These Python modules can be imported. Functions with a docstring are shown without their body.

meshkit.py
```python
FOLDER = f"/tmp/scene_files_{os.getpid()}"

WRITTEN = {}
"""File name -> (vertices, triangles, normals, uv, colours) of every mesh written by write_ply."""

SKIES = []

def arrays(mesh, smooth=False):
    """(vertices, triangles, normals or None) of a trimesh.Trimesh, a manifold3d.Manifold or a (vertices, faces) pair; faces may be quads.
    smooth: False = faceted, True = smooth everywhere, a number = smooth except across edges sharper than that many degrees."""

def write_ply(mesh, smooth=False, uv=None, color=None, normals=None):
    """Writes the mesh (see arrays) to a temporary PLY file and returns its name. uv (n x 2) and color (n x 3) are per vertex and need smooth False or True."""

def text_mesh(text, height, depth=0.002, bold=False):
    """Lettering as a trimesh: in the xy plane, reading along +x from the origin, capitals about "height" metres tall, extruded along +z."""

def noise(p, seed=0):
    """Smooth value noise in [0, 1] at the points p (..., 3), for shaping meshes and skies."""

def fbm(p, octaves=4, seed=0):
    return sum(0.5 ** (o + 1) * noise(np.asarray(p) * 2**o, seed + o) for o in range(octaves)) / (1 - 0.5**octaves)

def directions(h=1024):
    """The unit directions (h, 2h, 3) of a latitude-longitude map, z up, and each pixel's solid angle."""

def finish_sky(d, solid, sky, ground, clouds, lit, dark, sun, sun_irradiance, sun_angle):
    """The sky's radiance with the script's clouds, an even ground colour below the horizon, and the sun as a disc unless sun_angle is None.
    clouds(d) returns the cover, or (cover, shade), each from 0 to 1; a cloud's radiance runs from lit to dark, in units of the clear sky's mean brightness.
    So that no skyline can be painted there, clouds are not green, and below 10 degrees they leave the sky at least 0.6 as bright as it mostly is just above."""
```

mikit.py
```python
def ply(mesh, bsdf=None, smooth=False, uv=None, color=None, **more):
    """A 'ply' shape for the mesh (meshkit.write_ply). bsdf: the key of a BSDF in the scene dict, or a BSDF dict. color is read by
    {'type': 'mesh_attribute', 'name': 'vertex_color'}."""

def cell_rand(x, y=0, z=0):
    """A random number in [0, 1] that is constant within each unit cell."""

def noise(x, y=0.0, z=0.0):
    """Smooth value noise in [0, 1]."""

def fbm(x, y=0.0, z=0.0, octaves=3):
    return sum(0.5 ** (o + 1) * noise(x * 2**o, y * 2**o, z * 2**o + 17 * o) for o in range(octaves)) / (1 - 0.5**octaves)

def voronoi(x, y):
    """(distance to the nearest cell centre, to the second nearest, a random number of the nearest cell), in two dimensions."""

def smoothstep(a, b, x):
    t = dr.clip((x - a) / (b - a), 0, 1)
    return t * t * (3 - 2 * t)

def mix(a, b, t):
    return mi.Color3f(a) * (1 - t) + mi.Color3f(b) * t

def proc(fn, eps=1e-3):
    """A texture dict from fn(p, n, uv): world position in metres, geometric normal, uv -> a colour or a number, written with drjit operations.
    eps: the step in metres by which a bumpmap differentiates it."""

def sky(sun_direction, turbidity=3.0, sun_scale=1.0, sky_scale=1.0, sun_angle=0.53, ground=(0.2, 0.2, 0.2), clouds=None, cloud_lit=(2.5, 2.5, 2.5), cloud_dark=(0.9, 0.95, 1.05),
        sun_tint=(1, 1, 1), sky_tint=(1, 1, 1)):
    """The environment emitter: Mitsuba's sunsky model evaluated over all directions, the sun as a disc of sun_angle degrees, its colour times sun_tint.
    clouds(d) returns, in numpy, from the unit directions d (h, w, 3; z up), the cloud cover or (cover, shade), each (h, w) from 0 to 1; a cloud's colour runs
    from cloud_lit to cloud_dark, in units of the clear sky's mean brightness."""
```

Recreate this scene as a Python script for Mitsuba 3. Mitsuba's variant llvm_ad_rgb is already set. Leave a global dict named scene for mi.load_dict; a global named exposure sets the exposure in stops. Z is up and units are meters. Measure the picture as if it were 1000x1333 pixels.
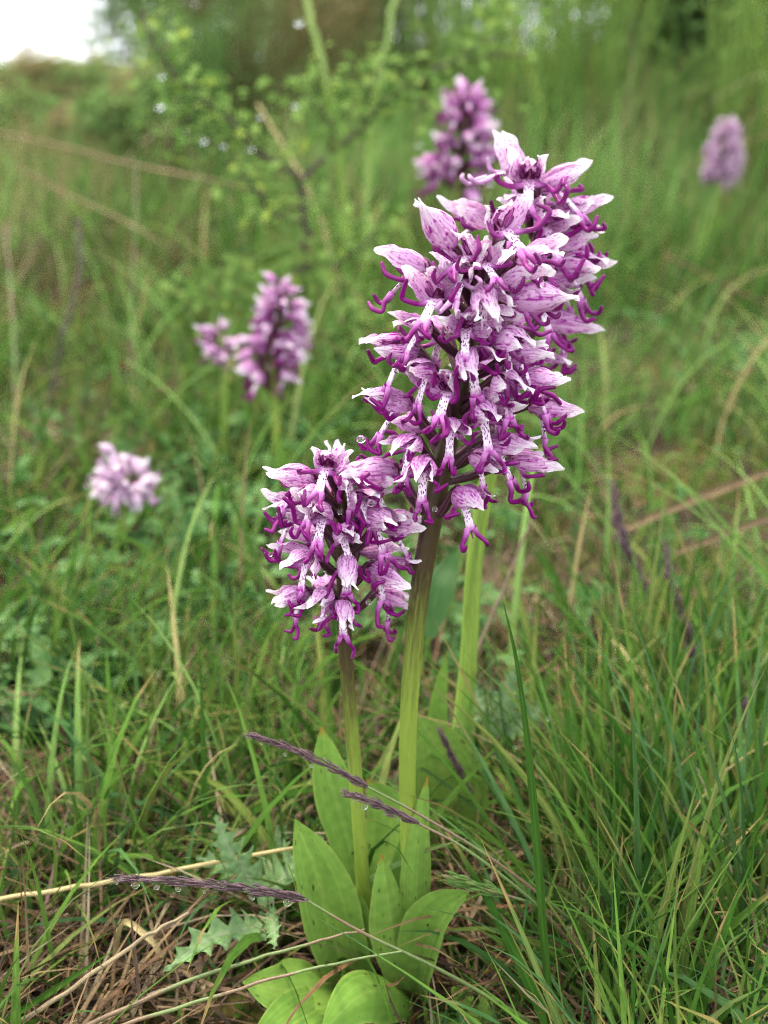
import math
import numpy as np
import trimesh
import drjit as dr
import mitsuba as mi
import mikit, meshkit
from mikit import noise, fbm, voronoi, cell_rand, smoothstep, mix, proc

T = mi.ScalarTransform4f
RNG = np.random.default_rng(20240511)
R = lambda a, b, n=None: RNG.uniform(a, b, n)
A = lambda *v: np.array(v, float)
scene, labels = {"type": "scene"}, {}

# ------------------------------------------------------------------ camera, sky, exposure
FPX, CX, CY = 1750.0, 500.0, 666.5                       # focal length in photograph pixels (1000 x 1333)
CAM, PITCH = A(0, 0, 0.335), math.radians(18.2)
FWD = A(0, math.cos(PITCH), -math.sin(PITCH)); RIGHT = A(1, 0, 0); UP = A(0, math.sin(PITCH), math.cos(PITCH))
scene["camera"] = {"type": "thinlens", "fov": math.degrees(2 * math.atan(500 / FPX)), "fov_axis": "x",
                   "aperture_radius": 0.0024, "focus_distance": 0.432, "near_clip": 0.02, "far_clip": 2000.0,
                   "to_world": T().look_at(origin=CAM.tolist(), target=(CAM + FWD).tolist(), up=[0, 0, 1])}
scene["sky"] = mikit.sky((-0.25, 0.15, 0.95), turbidity=3, sun_scale=0.3, sun_angle=12, clouds=lambda d: 1.0, cloud_lit=(2.42, 2.5, 2.62),
                         ground=(0.08, 0.10, 0.05))
exposure = 3.5


def at(px, py, d):
    """The point at depth d on the view through a pixel of the photograph."""
    return CAM + d * (FWD + RIGHT * (px - CX) / FPX - UP * (py - CY) / FPX)


# ------------------------------------------------------------------ terrain
def gz(x, y):
    x, y = np.asarray(x, float), np.asarray(y, float)
    p = np.stack([x, y, x * 0], -1)
    near = 0.016 * (meshkit.fbm(p * 9, 3, 5) - 0.5) + 0.010 * (meshkit.fbm(p * 38, 2, 9) - 0.5)
    far = 0.35 * (meshkit.fbm(p * 0.35, 3, 2) - 0.5) * np.clip((y - 3) / 6, 0, 1)
    rise = 0.020 * np.maximum(y - 9, 0) * np.clip((x + 40) / 60, 0.35, 1) * np.exp(-np.maximum(y - 60, 0) / 200)
    bank = np.clip((y - 1.9) / 4.2, 0, 1); bank = bank * bank * (3 - 2 * bank) * (0.145 + 0.01 * np.clip(x / (0.3 * np.maximum(y, 1)) + 0.3, 0, 1))
    return near + far * 0.4 + rise + bank


def on_ground(px, py):
    """Where the view through a pixel meets the meadow."""
    d = FWD + RIGHT * (px - CX) / FPX - UP * (py - CY) / FPX
    t = (CAM[2]) / -d[2]
    for _ in range(6):
        q = CAM + d * t
        t = (CAM[2] - float(gz(q[0], q[1]))) / -d[2]
    return CAM + d * t


def obj(key, mesh, bsdf, parent=None, smooth=True, uv=None, **more):
    """One entry of the scene; a key that is taken gets the next number."""
    key = f"{parent}__{key}" if parent else key
    base, n = key, 0
    while key in scene:
        n += 1
        key = f"{base}_{n:03d}"
    scene[key] = mikit.ply(mesh, bsdf, smooth, uv=uv, **more)
    return key


USED = set()


def thing(name, label, cat, group=None, kind=None):
    key, n = name, 0
    while key in USED:
        n += 1
        key = f"{name}_{n:03d}"
    USED.add(key)
    labels[key] = {"label": label, "category": cat}
    if group: labels[key]["group"] = group
    if kind: labels[key]["kind"] = kind
    return key


# ------------------------------------------------------------------ materials
def split(uv):
    k = dr.floor(uv.x)
    return k, (uv.x - k - 0.5) / 0.45, uv.y


def flower_colour(p, n, uv):
    """uv.x = 20*tone + number + position across, uv.y = 2*kind + position along (0 sepal, 1 lip, 2 limb, 3 column, 4 ovary, 5 inner petal)."""
    k, a, v2 = split(uv)
    kind = dr.floor(v2 * 0.5)
    v = v2 - 2 * kind
    tone = dr.floor(k / 20.0) * 0.1                        # how purple this flower is
    rk = cell_rand(k, 3)
    blotch = noise(a * 2.2 + k * 3.1, v * 3.0, k)
    bend = 0.9 * noise(v * 4.0, k, 1.0) + 0.35 * noise(v * 13.0, a * 2.0, k)
    streak = noise(a * 8.5 + k * 1.7 + bend, v * 3.6 + k, 2.0)
    fine = noise(a * 19.0 + k * 5.3 + bend, v * 8.0, 4.0)
    broken = noise(a * 5.0 + k, v * 16.0, 6.0)
    vein = smoothstep(0.50, 0.72, streak * 0.52 + fine * 0.34 + broken * 0.22)
    speck = smoothstep(0.64, 0.76, noise(a * 8.0 + k, v * 20.0, 8.0))
    along = smoothstep(1.0, 0.30, v + 0.25 * (blotch - 0.5))
    c = mix((0.82, 0.57, 0.79), (0.58, 0.19, 0.53), dr.clip(along * (0.10 + 0.85 * tone) + 0.5 * (blotch - 0.5), 0, 1))
    c = mix(c, (0.86, 0.81, 0.85), smoothstep(0.58, 0.90, v + 0.26 * (blotch - 0.5) + 0.16 * (0.4 - tone)))
    c = mix(c, (0.84, 0.70, 0.82), 0.35 * smoothstep(0.80, 0.98, dr.abs(a)))
    c = mix(c, (0.86, 0.77, 0.84), 0.65 * smoothstep(0.22, 0.03, tone))
    wash = smoothstep(1.0, 0.50, v) * (0.36 + 0.52 * tone)
    c = mix(c, (0.34, 0.022, 0.29), dr.clip(vein * wash + 0.55 * speck * smoothstep(1.0, 0.7, v), 0, 1))
    c = mix(c, (0.19, 0.015, 0.20), 0.75 * smoothstep(0.22, 0.0, v) * (0.35 + 0.65 * streak))
    # lip: pale, with dark tufts
    d1, d2, w = voronoi(a * 2.6 + k * 2.0, v * 10.5 + k)
    spot = smoothstep(0.36, 0.24, d1) * smoothstep(0.25, 0.4, w) * smoothstep(1.0, 0.75, v)
    lip = mix(mix((0.70, 0.42, 0.68), (0.82, 0.68, 0.82), smoothstep(0.1, 0.6, v)), (0.13, 0.005, 0.11), spot)
    lip = mix(lip, (0.34, 0.015, 0.29), smoothstep(0.76, 1.0, v + 0.12 * (blotch - 0.5)))
    limb = mix((0.60, 0.22, 0.57), (0.175, 0.002, 0.135), smoothstep(-0.08, 0.28, v))
    limb = mix(limb, (0.095, 0.002, 0.070), 0.8 * smoothstep(0.75, 1.0, v + 0.2 * (rk - 0.5)))
    limb = limb * (0.8 + 0.5 * noise(a * 3.0, v * 9.0, k))
    limb = mix(limb, (0.66, 0.44, 0.66), 0.8 * smoothstep(0.22, 0.03, tone))
    column = mix((0.09, 0.006, 0.05), (0.40, 0.16, 0.33), smoothstep(0.62, 0.85, noise(a * 4.0, v * 5.0, k)))
    rib = 0.5 + 0.5 * dr.sin(a * 9.42 + v * 2.5)
    ovary = mix((0.055, 0.018, 0.032), (0.15, 0.07, 0.085), smoothstep(0.5, 1.0, rib) * 0.7)
    inner = mix((0.58, 0.20, 0.52), (0.11, 0.006, 0.09), smoothstep(0.35, 0.62, streak * 0.5 + 0.5 * noise(a * 8.0 + k, v * 1.5, 1.0)))
    out = dr.select(kind < 0.5, c, dr.select(kind < 1.5, lip, dr.select(kind < 2.5, limb, dr.select(kind < 3.5, column, dr.select(kind < 4.5, ovary, inner)))))
    return out


def stem_colour(p, n, uv):
    """Orchid stem: yellow-green below, flushed with purple-brown pigment towards the flowers; uv.y = pigment limit, uv.x across."""
    k, a, v = split(uv)
    grain = noise(a * 14.0, v * 60.0, k) - 0.5
    flush = smoothstep(0.42, 0.78, v + 0.10 * grain + 0.10 * (noise(a * 5.0, v * 14.0, k) - 0.5))
    c = mix((0.20, 0.28, 0.040), (0.052, 0.034, 0.015), flush)
    return c * (0.89 + 0.22 * noise(a * 22.0, v * 30.0, k))


def green_stem_colour(p, n, uv):
    k, a, v = split(uv)
    return mix((0.13, 0.23, 0.035), (0.24, 0.345, 0.055), noise(a * 6.0, v * 14.0, k)) * (0.80 + 0.4 * noise(a * 24.0, v * 70.0, k))


def orchid_leaf_colour(p, n, uv):
    k, a, v = split(uv)
    rk = cell_rand(k, 5)
    par = noise(a * 11.0 + k, v * 1.5, k)
    c = mix((0.092, 0.205, 0.032), (0.215, 0.35, 0.068), 0.15 + 0.5 * rk + 0.35 * (par - 0.3))
    c = mix(c, c * 1.30, 0.24 * smoothstep(0.5, 0.95, 0.5 + 0.5 * dr.sin(a * 34.0 + 3.0 * noise(v * 3.0, a * 4.0, k))) * smoothstep(1.0, 0.8, v))
    c = mix(c, (0.24, 0.34, 0.08), 0.4 * smoothstep(0.07, 0.02, dr.abs(a)))
    c = mix(c, (0.30, 0.37, 0.09), 0.45 * smoothstep(0.90, 1.0, dr.abs(a)))
    d1, d2, w = voronoi(a * 3.0 + k * 3.3, v * 9.0 + k)
    s = smoothstep(0.20 * w, 0.10 * w, d1) * smoothstep(0.58, 0.66, cell_rand(dr.floor(w * 9999.0), 2))
    c = mix(c, (0.05, 0.035, 0.012), 0.85 * s)
    c = mix(c, (0.30, 0.16, 0.03), smoothstep(0.93, 0.99, v + 0.07 * (noise(a * 4, v * 30, k) - 0.5)) * smoothstep(0.35, 0.6, cell_rand(k, 9)))
    return c * (0.86 + 0.28 * noise(p.x * 420, p.y * 420, p.z * 420))


def grass_colour(p, n, uv):
    k, a, v = split(uv)
    r1, r2, r3 = cell_rand(k, 1), cell_rand(k, 2), cell_rand(k, 3)
    c = mix((0.034, 0.105, 0.014), (0.125, 0.245, 0.042), r1)
    c = mix(c, (0.075, 0.17, 0.075), 0.65 * smoothstep(0.62, 0.95, r2))
    c = mix(c, (0.20, 0.22, 0.06), 0.7 * smoothstep(0.66, 0.95, r3))
    c = mix(c, (0.30, 0.22, 0.09), smoothstep(0.0, 0.14, v - 0.80 + 0.25 * (noise(v * 12.0, k) - 0.5)) * smoothstep(0.55, 0.7, cell_rand(k, 4)))
    c = mix(c, (0.26, 0.18, 0.10), smoothstep(0.20, 0.0, v) * 0.6 * r2)
    c = mix(c, c * 1.45, 0.7 * smoothstep(0.25, 0.05, dr.abs(a)) * r3)
    return c * (0.60 + 0.34 * noise(a * 3.0 + k, v * 26.0, k))


def tall_grass_colour(p, n, uv):
    k, a, v = split(uv)
    r1, r2 = cell_rand(k, 1), cell_rand(k, 2)
    patch_ = fbm(p.x * 2.6, p.y * 1.6, p.z * 3.0)
    c = mix((0.070, 0.165, 0.035), (0.235, 0.40, 0.115), smoothstep(0.25, 0.75, patch_ + 0.22 * (r1 - 0.5)))
    c = mix(c, (0.33, 0.29, 0.14), 0.85 * smoothstep(0.80, 0.95, r2 + 0.42 * smoothstep(-0.1, -0.9, p.x)))
    return c * (0.8 + 0.4 * noise(a * 3.0 + k, v * 26.0, k))


def long_grass_colour(p, n, uv):
    k, a, v = split(uv)
    r1, r2 = cell_rand(k, 1), cell_rand(k, 2)
    c = mix((0.075, 0.175, 0.032), (0.22, 0.35, 0.105), r1)
    c = mix(c, (0.36, 0.30, 0.14), smoothstep(0.82, 0.95, r2))
    c = mix(c, (0.33, 0.24, 0.11), smoothstep(0.0, 0.25, v - 0.72) * smoothstep(0.5, 0.6, cell_rand(k, 4)))
    return c * (0.66 + 0.40 * noise(a * 4.0 + k, v * 34.0, k))


def moss_colour(p, n, uv):
    k, a, v = split(uv)
    c = mix((0.030, 0.030, 0.008), (0.115, 0.100, 0.022), cell_rand(k, 1))
    return mix(c, (0.10, 0.055, 0.025), smoothstep(0.6, 0.9, cell_rand(k, 2)))


def straw_colour(p, n, uv):
    k, a, v = split(uv)
    r1, r2 = cell_rand(k, 1), cell_rand(k, 2)
    c = mix((0.26, 0.175, 0.082), (0.075, 0.042, 0.024), smoothstep(0.1, 0.75, r1))
    c = mix(c, (0.45, 0.38, 0.23), 0.8 * smoothstep(0.84, 0.97, r2))
    c = mix(c, (0.20, 0.085, 0.038), 0.6 * smoothstep(0.25, 0.05, r2))
    return c * (0.42 + 0.55 * noise(a * 4.0 + k, v * 22.0, k))


def yellow_straw_colour(p, n, uv):
    k, a, v = split(uv)
    return mix((0.34, 0.27, 0.11), (0.50, 0.41, 0.19), noise(a * 4.0, v * 30.0, k)) * (0.75 + 0.4 * noise(a * 9.0, v * 90.0, 3.0))


def purple_head_colour(p, n, uv):
    k, a, v = split(uv)
    r1 = cell_rand(k, 1)
    c = mix((0.045, 0.026, 0.030), (0.125, 0.066, 0.080), r1)
    c = mix(c, (0.30, 0.22, 0.20), 0.6 * smoothstep(0.8, 1.0, v))
    return c * (0.7 + 0.6 * noise(a * 3.0 + k, v * 8.0, k))


def stalk_colour(p, n, uv):
    """Grass stalk: green with purple-red flushes."""
    k, a, v = split(uv)
    f = smoothstep(0.45, 0.65, noise(v * 7.0 + k * 3.0, k) + 0.12 * (noise(a * 6, v * 60, k) - 0.5))
    return mix((0.12, 0.17, 0.05), (0.20, 0.085, 0.075), f * 0.65) * (0.75 + 0.5 * noise(a * 6.0, v * 80.0, k))


def thistle_colour(p, n, uv):
    k, a, v = split(uv)
    c = mix((0.14, 0.25, 0.095), (0.23, 0.36, 0.165), noise(a * 6.0 + k, v * 9.0, k))
    c = mix(c, (0.30, 0.36, 0.22), 0.7 * smoothstep(0.16, 0.04, dr.abs(a)))
    return c * (0.8 + 0.4 * noise(p.x * 600, p.y * 600, p.z * 600))


def clover_colour(p, n, uv):
    k, a, v = split(uv)
    c = mix((0.030, 0.085, 0.024), (0.115, 0.215, 0.075), cell_rand(k, 1))
    c = mix(c, (0.20, 0.31, 0.14), 0.5 * smoothstep(0.5, 0.65, v) * smoothstep(0.85, 0.7, v) * cell_rand(k, 2))
    return c * (0.82 + 0.36 * noise(a * 5.0, v * 8.0, k))


def shrub_leaf_colour(p, n, uv):
    k, a, v = split(uv)
    c = mix((0.105, 0.20, 0.045), (0.23, 0.35, 0.095), cell_rand(k, 1))
    c = mix(c, (0.30, 0.38, 0.07), 0.7 * smoothstep(0.85, 0.97, cell_rand(k, 2)))
    return c * (0.85 + 0.3 * noise(a * 5.0, v * 8.0, k))


def broom_colour(p, n, uv):
    k, a, v = split(uv)
    tone = fbm(p.x * 7.0, p.y * 5.0, p.z * 7.0)
    c = mix((0.065, 0.14, 0.040), (0.18, 0.285, 0.090), smoothstep(0.28, 0.72, tone + 0.12 * (cell_rand(k, 1) - 0.5)))
    return mix(c, (0.14, 0.095, 0.05), 0.8 * smoothstep(0.62, 0.72, noise(p.x * 9.0, p.y * 6.0, p.z * 3.0)))


def dry_bush_colour(p, n, uv):
    k, a, v = split(uv)
    tone = fbm(p.x * 6.0, p.y * 4.0, p.z * 6.0)
    c = mix((0.16, 0.14, 0.065), (0.34, 0.29, 0.145), smoothstep(0.28, 0.72, tone + 0.12 * (cell_rand(k, 1) - 0.5)))
    return mix(c, (0.17, 0.26, 0.085), smoothstep(0.42, 0.58, noise(p.x * 4.0, p.y * 3.0, p.z * 5.0)))


def dark_leaf_colour(p, n, uv):
    k, a, v = split(uv)
    return mix((0.040, 0.085, 0.030), (0.095, 0.165, 0.055), cell_rand(k, 1))


def bark_colour(p, n, uv):
    f = fbm(p.x * 260, p.y * 260, p.z * 90)
    return mix((0.030, 0.022, 0.018), (0.10, 0.078, 0.062), f)


def ground_colour(p, n, uv):
    f = fbm(p.x * 30, p.y * 30, 3.0)
    g = noise(p.x * 210, p.y * 210, p.z * 210)
    m = smoothstep(0.50, 0.62, fbm(p.x * 13, p.y * 13, 9.0) + 0.15 * (g - 0.5))
    c = mix((0.016, 0.011, 0.007), (0.060, 0.038, 0.023), f * 0.6 + g * 0.4)
    c = mix(c, mix((0.035, 0.040, 0.007), (0.105, 0.095, 0.018), g), m * 0.75)
    far = smoothstep(2.5, 5.0, p.y)
    return mix(c, mix((0.06, 0.09, 0.03), (0.12, 0.12, 0.055), fbm(p.x * 1.3, p.y * 1.3)), far)


def thin(fn, rough=0.5, trans=0.7, spec=0.5):
    return {"type": "principledthin", "base_color": proc(fn), "roughness": rough, "diff_trans": trans, "eta": 1.2 + 0.4 * spec}


def solid(fn, rough=0.5, spec=0.5, **more):
    return {"type": "twosided", "bsdf": {"type": "principled", "base_color": proc(fn), "roughness": rough, "specular": spec, **more}}


MATS = {"petal_skin": thin(flower_colour, 0.42, 0.55), "flower_flesh": solid(flower_colour, 0.36, 0.3),
        "orchid_stem_skin": solid(stem_colour, 0.38), "green_stem_skin": solid(green_stem_colour, 0.38),
        "orchid_leaf_skin": thin(orchid_leaf_colour, 0.30, 0.35), "grass_skin": thin(grass_colour, 0.32, 0.35),
        "tall_grass_skin": thin(tall_grass_colour, 0.5, 0.5),
        "long_grass_skin": thin(long_grass_colour, 0.32, 0.35), "moss_skin": thin(moss_colour, 0.6, 0.4),
        "straw_skin": solid(straw_colour, 0.6, 0.35), "yellow_straw_skin": solid(yellow_straw_colour, 0.5, 0.4),
        "purple_head_skin": solid(purple_head_colour, 0.45), "stalk_skin": solid(stalk_colour, 0.42),
        "thistle_skin": thin(thistle_colour, 0.55, 0.5), "clover_skin": thin(clover_colour, 0.45, 0.35),
        "shrub_leaf_skin": thin(shrub_leaf_colour, 0.45, 0.8), "broom_skin": thin(broom_colour, 0.5, 0.5),
        "dry_bush_skin": thin(dry_bush_colour, 0.6, 0.5), "dark_leaf_skin": thin(dark_leaf_colour, 0.45, 0.5),
        "bark_skin": solid(bark_colour, 0.75, 0.3), "ground_soil": solid(ground_colour, 0.85, 0.2),
        "water": {"type": "dielectric", "int_ior": 1.333, "ext_ior": 1.0}}
scene.update(MATS)


# ------------------------------------------------------------------ mesh builders
def norm(v):
    v = np.asarray(v, float)
    return v / (np.linalg.norm(v, axis=-1, keepdims=True) + 1e-12)


def spline(pts, n):
    """Catmull-Rom curve through the points, n samples."""
    p = np.asarray(pts, float)
    if len(p) == 2:
        return p[0] + (p[1] - p[0]) * np.linspace(0, 1, n)[:, None]
    q = np.vstack([2 * p[0] - p[1], p, 2 * p[-1] - p[-2]])
    s = np.linspace(0, len(p) - 1, n); i = np.minimum(s.astype(int), len(p) - 2); t = (s - i)[:, None]
    a, b, c, d = q[i], q[i + 1], q[i + 2], q[i + 3]
    return 0.5 * (2 * b + (c - a) * t + (2 * a - 5 * b + 4 * c - d) * t**2 + (3 * b - a - 3 * c + d) * t**3)


def frames(p):
    t = norm(np.gradient(p, axis=0))
    ref = A(0, 0, 1) if abs(t[0][2]) < 0.9 else A(0, 1, 0)
    s = [norm(np.cross(t[0], ref))]
    for i in range(1, len(p)):
        v = s[-1] - t[i] * np.dot(s[-1], t[i])
        s.append(norm(v))
    s = np.array(s)
    return t, s, np.cross(s, t)


def grid_faces(m, n, wrap=False):
    i, j = np.meshgrid(np.arange(m - 1), np.arange(n if wrap else n - 1), indexing="ij")
    j2 = (j + 1) % n
    a, b, c, d = i * n + j, i * n + j2, (i + 1) * n + j2, (i + 1) * n + j
    return np.concatenate([np.stack([a, b, c], -1).reshape(-1, 3), np.stack([a, c, d], -1).reshape(-1, 3)])


def tube(pts, radii, n=12, sides=8, k=0, kind=0, ends=True, v0=0.0, v1=1.0, ribs=0.0, twist=0.0):
    """Tapered tube with closed, rounded ends: (vertices, faces, uv)."""
    c = spline(pts, n)
    r = np.interp(np.linspace(0, 1, n), np.linspace(0, 1, len(radii)), radii)
    if ends:
        h = r[-1]
        tip = norm(c[-1] - c[-2])
        c = np.vstack([c, c[-1] + tip * h * 0.6, c[-1] + tip * h * 0.95]); r = np.concatenate([r, [h * 0.75, h * 0.05]])
    t, s, b = frames(c)
    ang = np.arange(sides) / sides * 2 * math.pi
    tt = np.linspace(0, 1, len(c))
    an = ang[None] + twist * tt[:, None]
    rr = r[:, None] * (1 + ribs * np.cos(3 * ang)[None])
    v = c[:, None] + rr[..., None] * (np.cos(an)[..., None] * s[:, None] + np.sin(an)[..., None] * b[:, None])
    uvx = np.broadcast_to(k + 0.5 + 0.45 * np.cos(ang)[None], v.shape[:2])
    uvy = np.broadcast_to((2 * kind + 0.001 + 0.998 * (v0 + (v1 - v0) * tt))[:, None], v.shape[:2])
    return v.reshape(-1, 3), grid_faces(len(c), sides, True), np.stack([uvx, uvy], -1).reshape(-1, 2)


def join(parts):
    vs, fs, us, o = [], [], [], 0
    for v, f, u in parts:
        vs.append(v); fs.append(f + o); us.append(u); o += len(v)
    return np.vstack(vs), np.vstack(fs), np.vstack(us)


def put(key, m, bsdf, parent=None):
    return obj(key, (m[0], m[1]), bsdf, parent, True, m[2])


def moved(m, M):
    return m[0] @ M[:3, :3].T + M[:3, 3], m[1], m[2]


def leaf_blade(ctrl, width, face, k, n=22, m=9, fold=0.25, cup=0.0, wave=0.0, prof=(0.35, 1.0, 0.9), roll=0.0, seed=0, tip=True):
    """Broad blade along a curve: face = the way its upper side looks; fold = V of the midrib; prof = width at base, middle, upper third."""
    c = spline(ctrl, n)
    t = norm(np.gradient(c, axis=0))
    f = norm(np.asarray(face, float))
    s = norm(np.cross(t, np.broadcast_to(f, t.shape)))
    if roll:
        w = np.linspace(0, roll, n)[:, None]
        s = norm(s * np.cos(w) + np.cross(t, s) * np.sin(w))
    nn = np.cross(s, t)
    q = np.linspace(0, 1, n)
    w = np.interp(q, [0, 0.25, 0.5, 0.72], [prof[0], prof[1] * 0.86, prof[1], prof[2]]) * np.where(q > 0.52, np.clip(1 - ((q - 0.52) / 0.48) ** 1.9, 0, 1) ** (0.95 if tip else 0.6), 1)
    w = np.convolve(np.pad(w, 1, "edge"), [0.25, 0.5, 0.25], "valid"); w[-1] = 0.02
    a = np.linspace(-1, 1, m)
    side = a[None] * (w * width / 2)[:, None]
    lift = np.abs(side) * fold + cup * side**2 / width
    lift = lift + wave * width * np.sin(q * 9 + seed)[:, None] * (a**2)[None] * np.sign(a)[None]
    v = c[:, None] + side[..., None] * s[:, None] + lift[..., None] * nn[:, None]
    u = np.stack(np.broadcast_arrays(k + 0.5 + 0.45 * a[None], q[:, None]), -1)
    return v.reshape(-1, 3), grid_faces(n, m), u.reshape(-1, 2)


def blades(root, az, lean, bend, L, W, seg=5, twist=0.0, kid=0, fold=False, droop=1.6, base=0.75):
    """Many grass blades as one mesh: every argument an array of n or a number."""
    n = len(root)
    az, lean, bend, L, W, twist = (np.broadcast_to(np.asarray(x, float), (n,)) for x in (az, lean, bend, L, W, twist))
    t = np.linspace(0, 1, seg + 1)
    th = lean[:, None] + bend[:, None] * t[None] ** droop
    dx = np.concatenate([np.zeros((n, 1)), np.cumsum(np.sin((th[:, 1:] + th[:, :-1]) / 2), 1)], 1) / seg
    dz = np.concatenate([np.zeros((n, 1)), np.cumsum(np.cos((th[:, 1:] + th[:, :-1]) / 2), 1)], 1) / seg
    h = np.stack([np.sin(az), np.cos(az), az * 0], -1)
    perp = np.stack([np.cos(az), -np.sin(az), az * 0], -1)
    c = root[:, None] + L[:, None, None] * (dx[..., None] * h[:, None] + dz[..., None] * A(0, 0, 1))
    nn = np.cos(th)[..., None] * h[:, None] - np.sin(th)[..., None] * A(0, 0, 1)
    tw = twist[:, None] * (0.4 + t[None])
    s = np.cos(tw)[..., None] * perp[:, None] + np.sin(tw)[..., None] * nn
    w = (base + (1 - base) * np.minimum(t * 3, 1)) * np.clip(1 - t**2.2, 0.02, 1)
    hw = (W[:, None] * w[None] / 2)[..., None]
    rows = [c - s * hw, c + s * hw] if not fold else [c - s * hw, c + np.cross(s, norm(np.gradient(c, axis=1))) * hw * 0.55, c + s * hw]
    m = len(rows)
    v = np.stack(rows, 2)
    a = np.linspace(-1, 1, m)
    ids = np.broadcast_to(np.asarray(kid, float) + np.arange(n), (n,))
    u = np.stack(np.broadcast_arrays(ids[:, None, None] + 0.5 + 0.45 * a[None, None], t[None, :, None]), -1)
    f = grid_faces(seg + 1, m)
    F = (f[None] + (np.arange(n) * (seg + 1) * m)[:, None, None]).reshape(-1, 3)
    return v.reshape(-1, 3), F, u.reshape(-1, 2)


def leaflets(centre, normal, along, L, W, kid=0, curl=0.15):
    """Many small oval leaves (8 triangles each): centre = foot of the leaf."""
    n = len(centre)
    L, W = (np.broadcast_to(np.asarray(x, float), (n,)) for x in (L, W))
    normal = norm(normal); along = norm(along - normal * np.sum(along * normal, -1, keepdims=True)); s = np.cross(normal, along)
    q = A(0, 0.28, 0.62, 1.0); w = A(0.12, 0.88, 0.92, 0.06)
    rows = []
    for qi, wi in zip(q, w):
        mid = centre + along * (L * qi)[:, None] - normal * (L * curl * qi**2)[:, None]
        for a in (-1, 0, 1):
            rows.append(mid + s * (a * wi * W / 2)[:, None] + normal * (abs(a) * wi * W * 0.18)[:, None])
    v = np.stack(rows, 1)
    ids = np.asarray(kid, float) + np.arange(n)
    u = np.stack(np.broadcast_arrays(ids[:, None, None] + 0.5 + 0.45 * A(-1, 0, 1)[None, None], q[None, :, None]), -1)
    f = grid_faces(4, 3)
    return v.reshape(-1, 3), (f[None] + (np.arange(n) * 12)[:, None, None]).reshape(-1, 3), u.reshape(-1, 2)


# ------------------------------------------------------------------ the setting
def spaced(lo, hi, n, p):
    t = np.linspace(-1 if lo < 0 else 0, 1, n)
    return np.sign(t) * np.abs(t) ** p * hi


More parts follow.
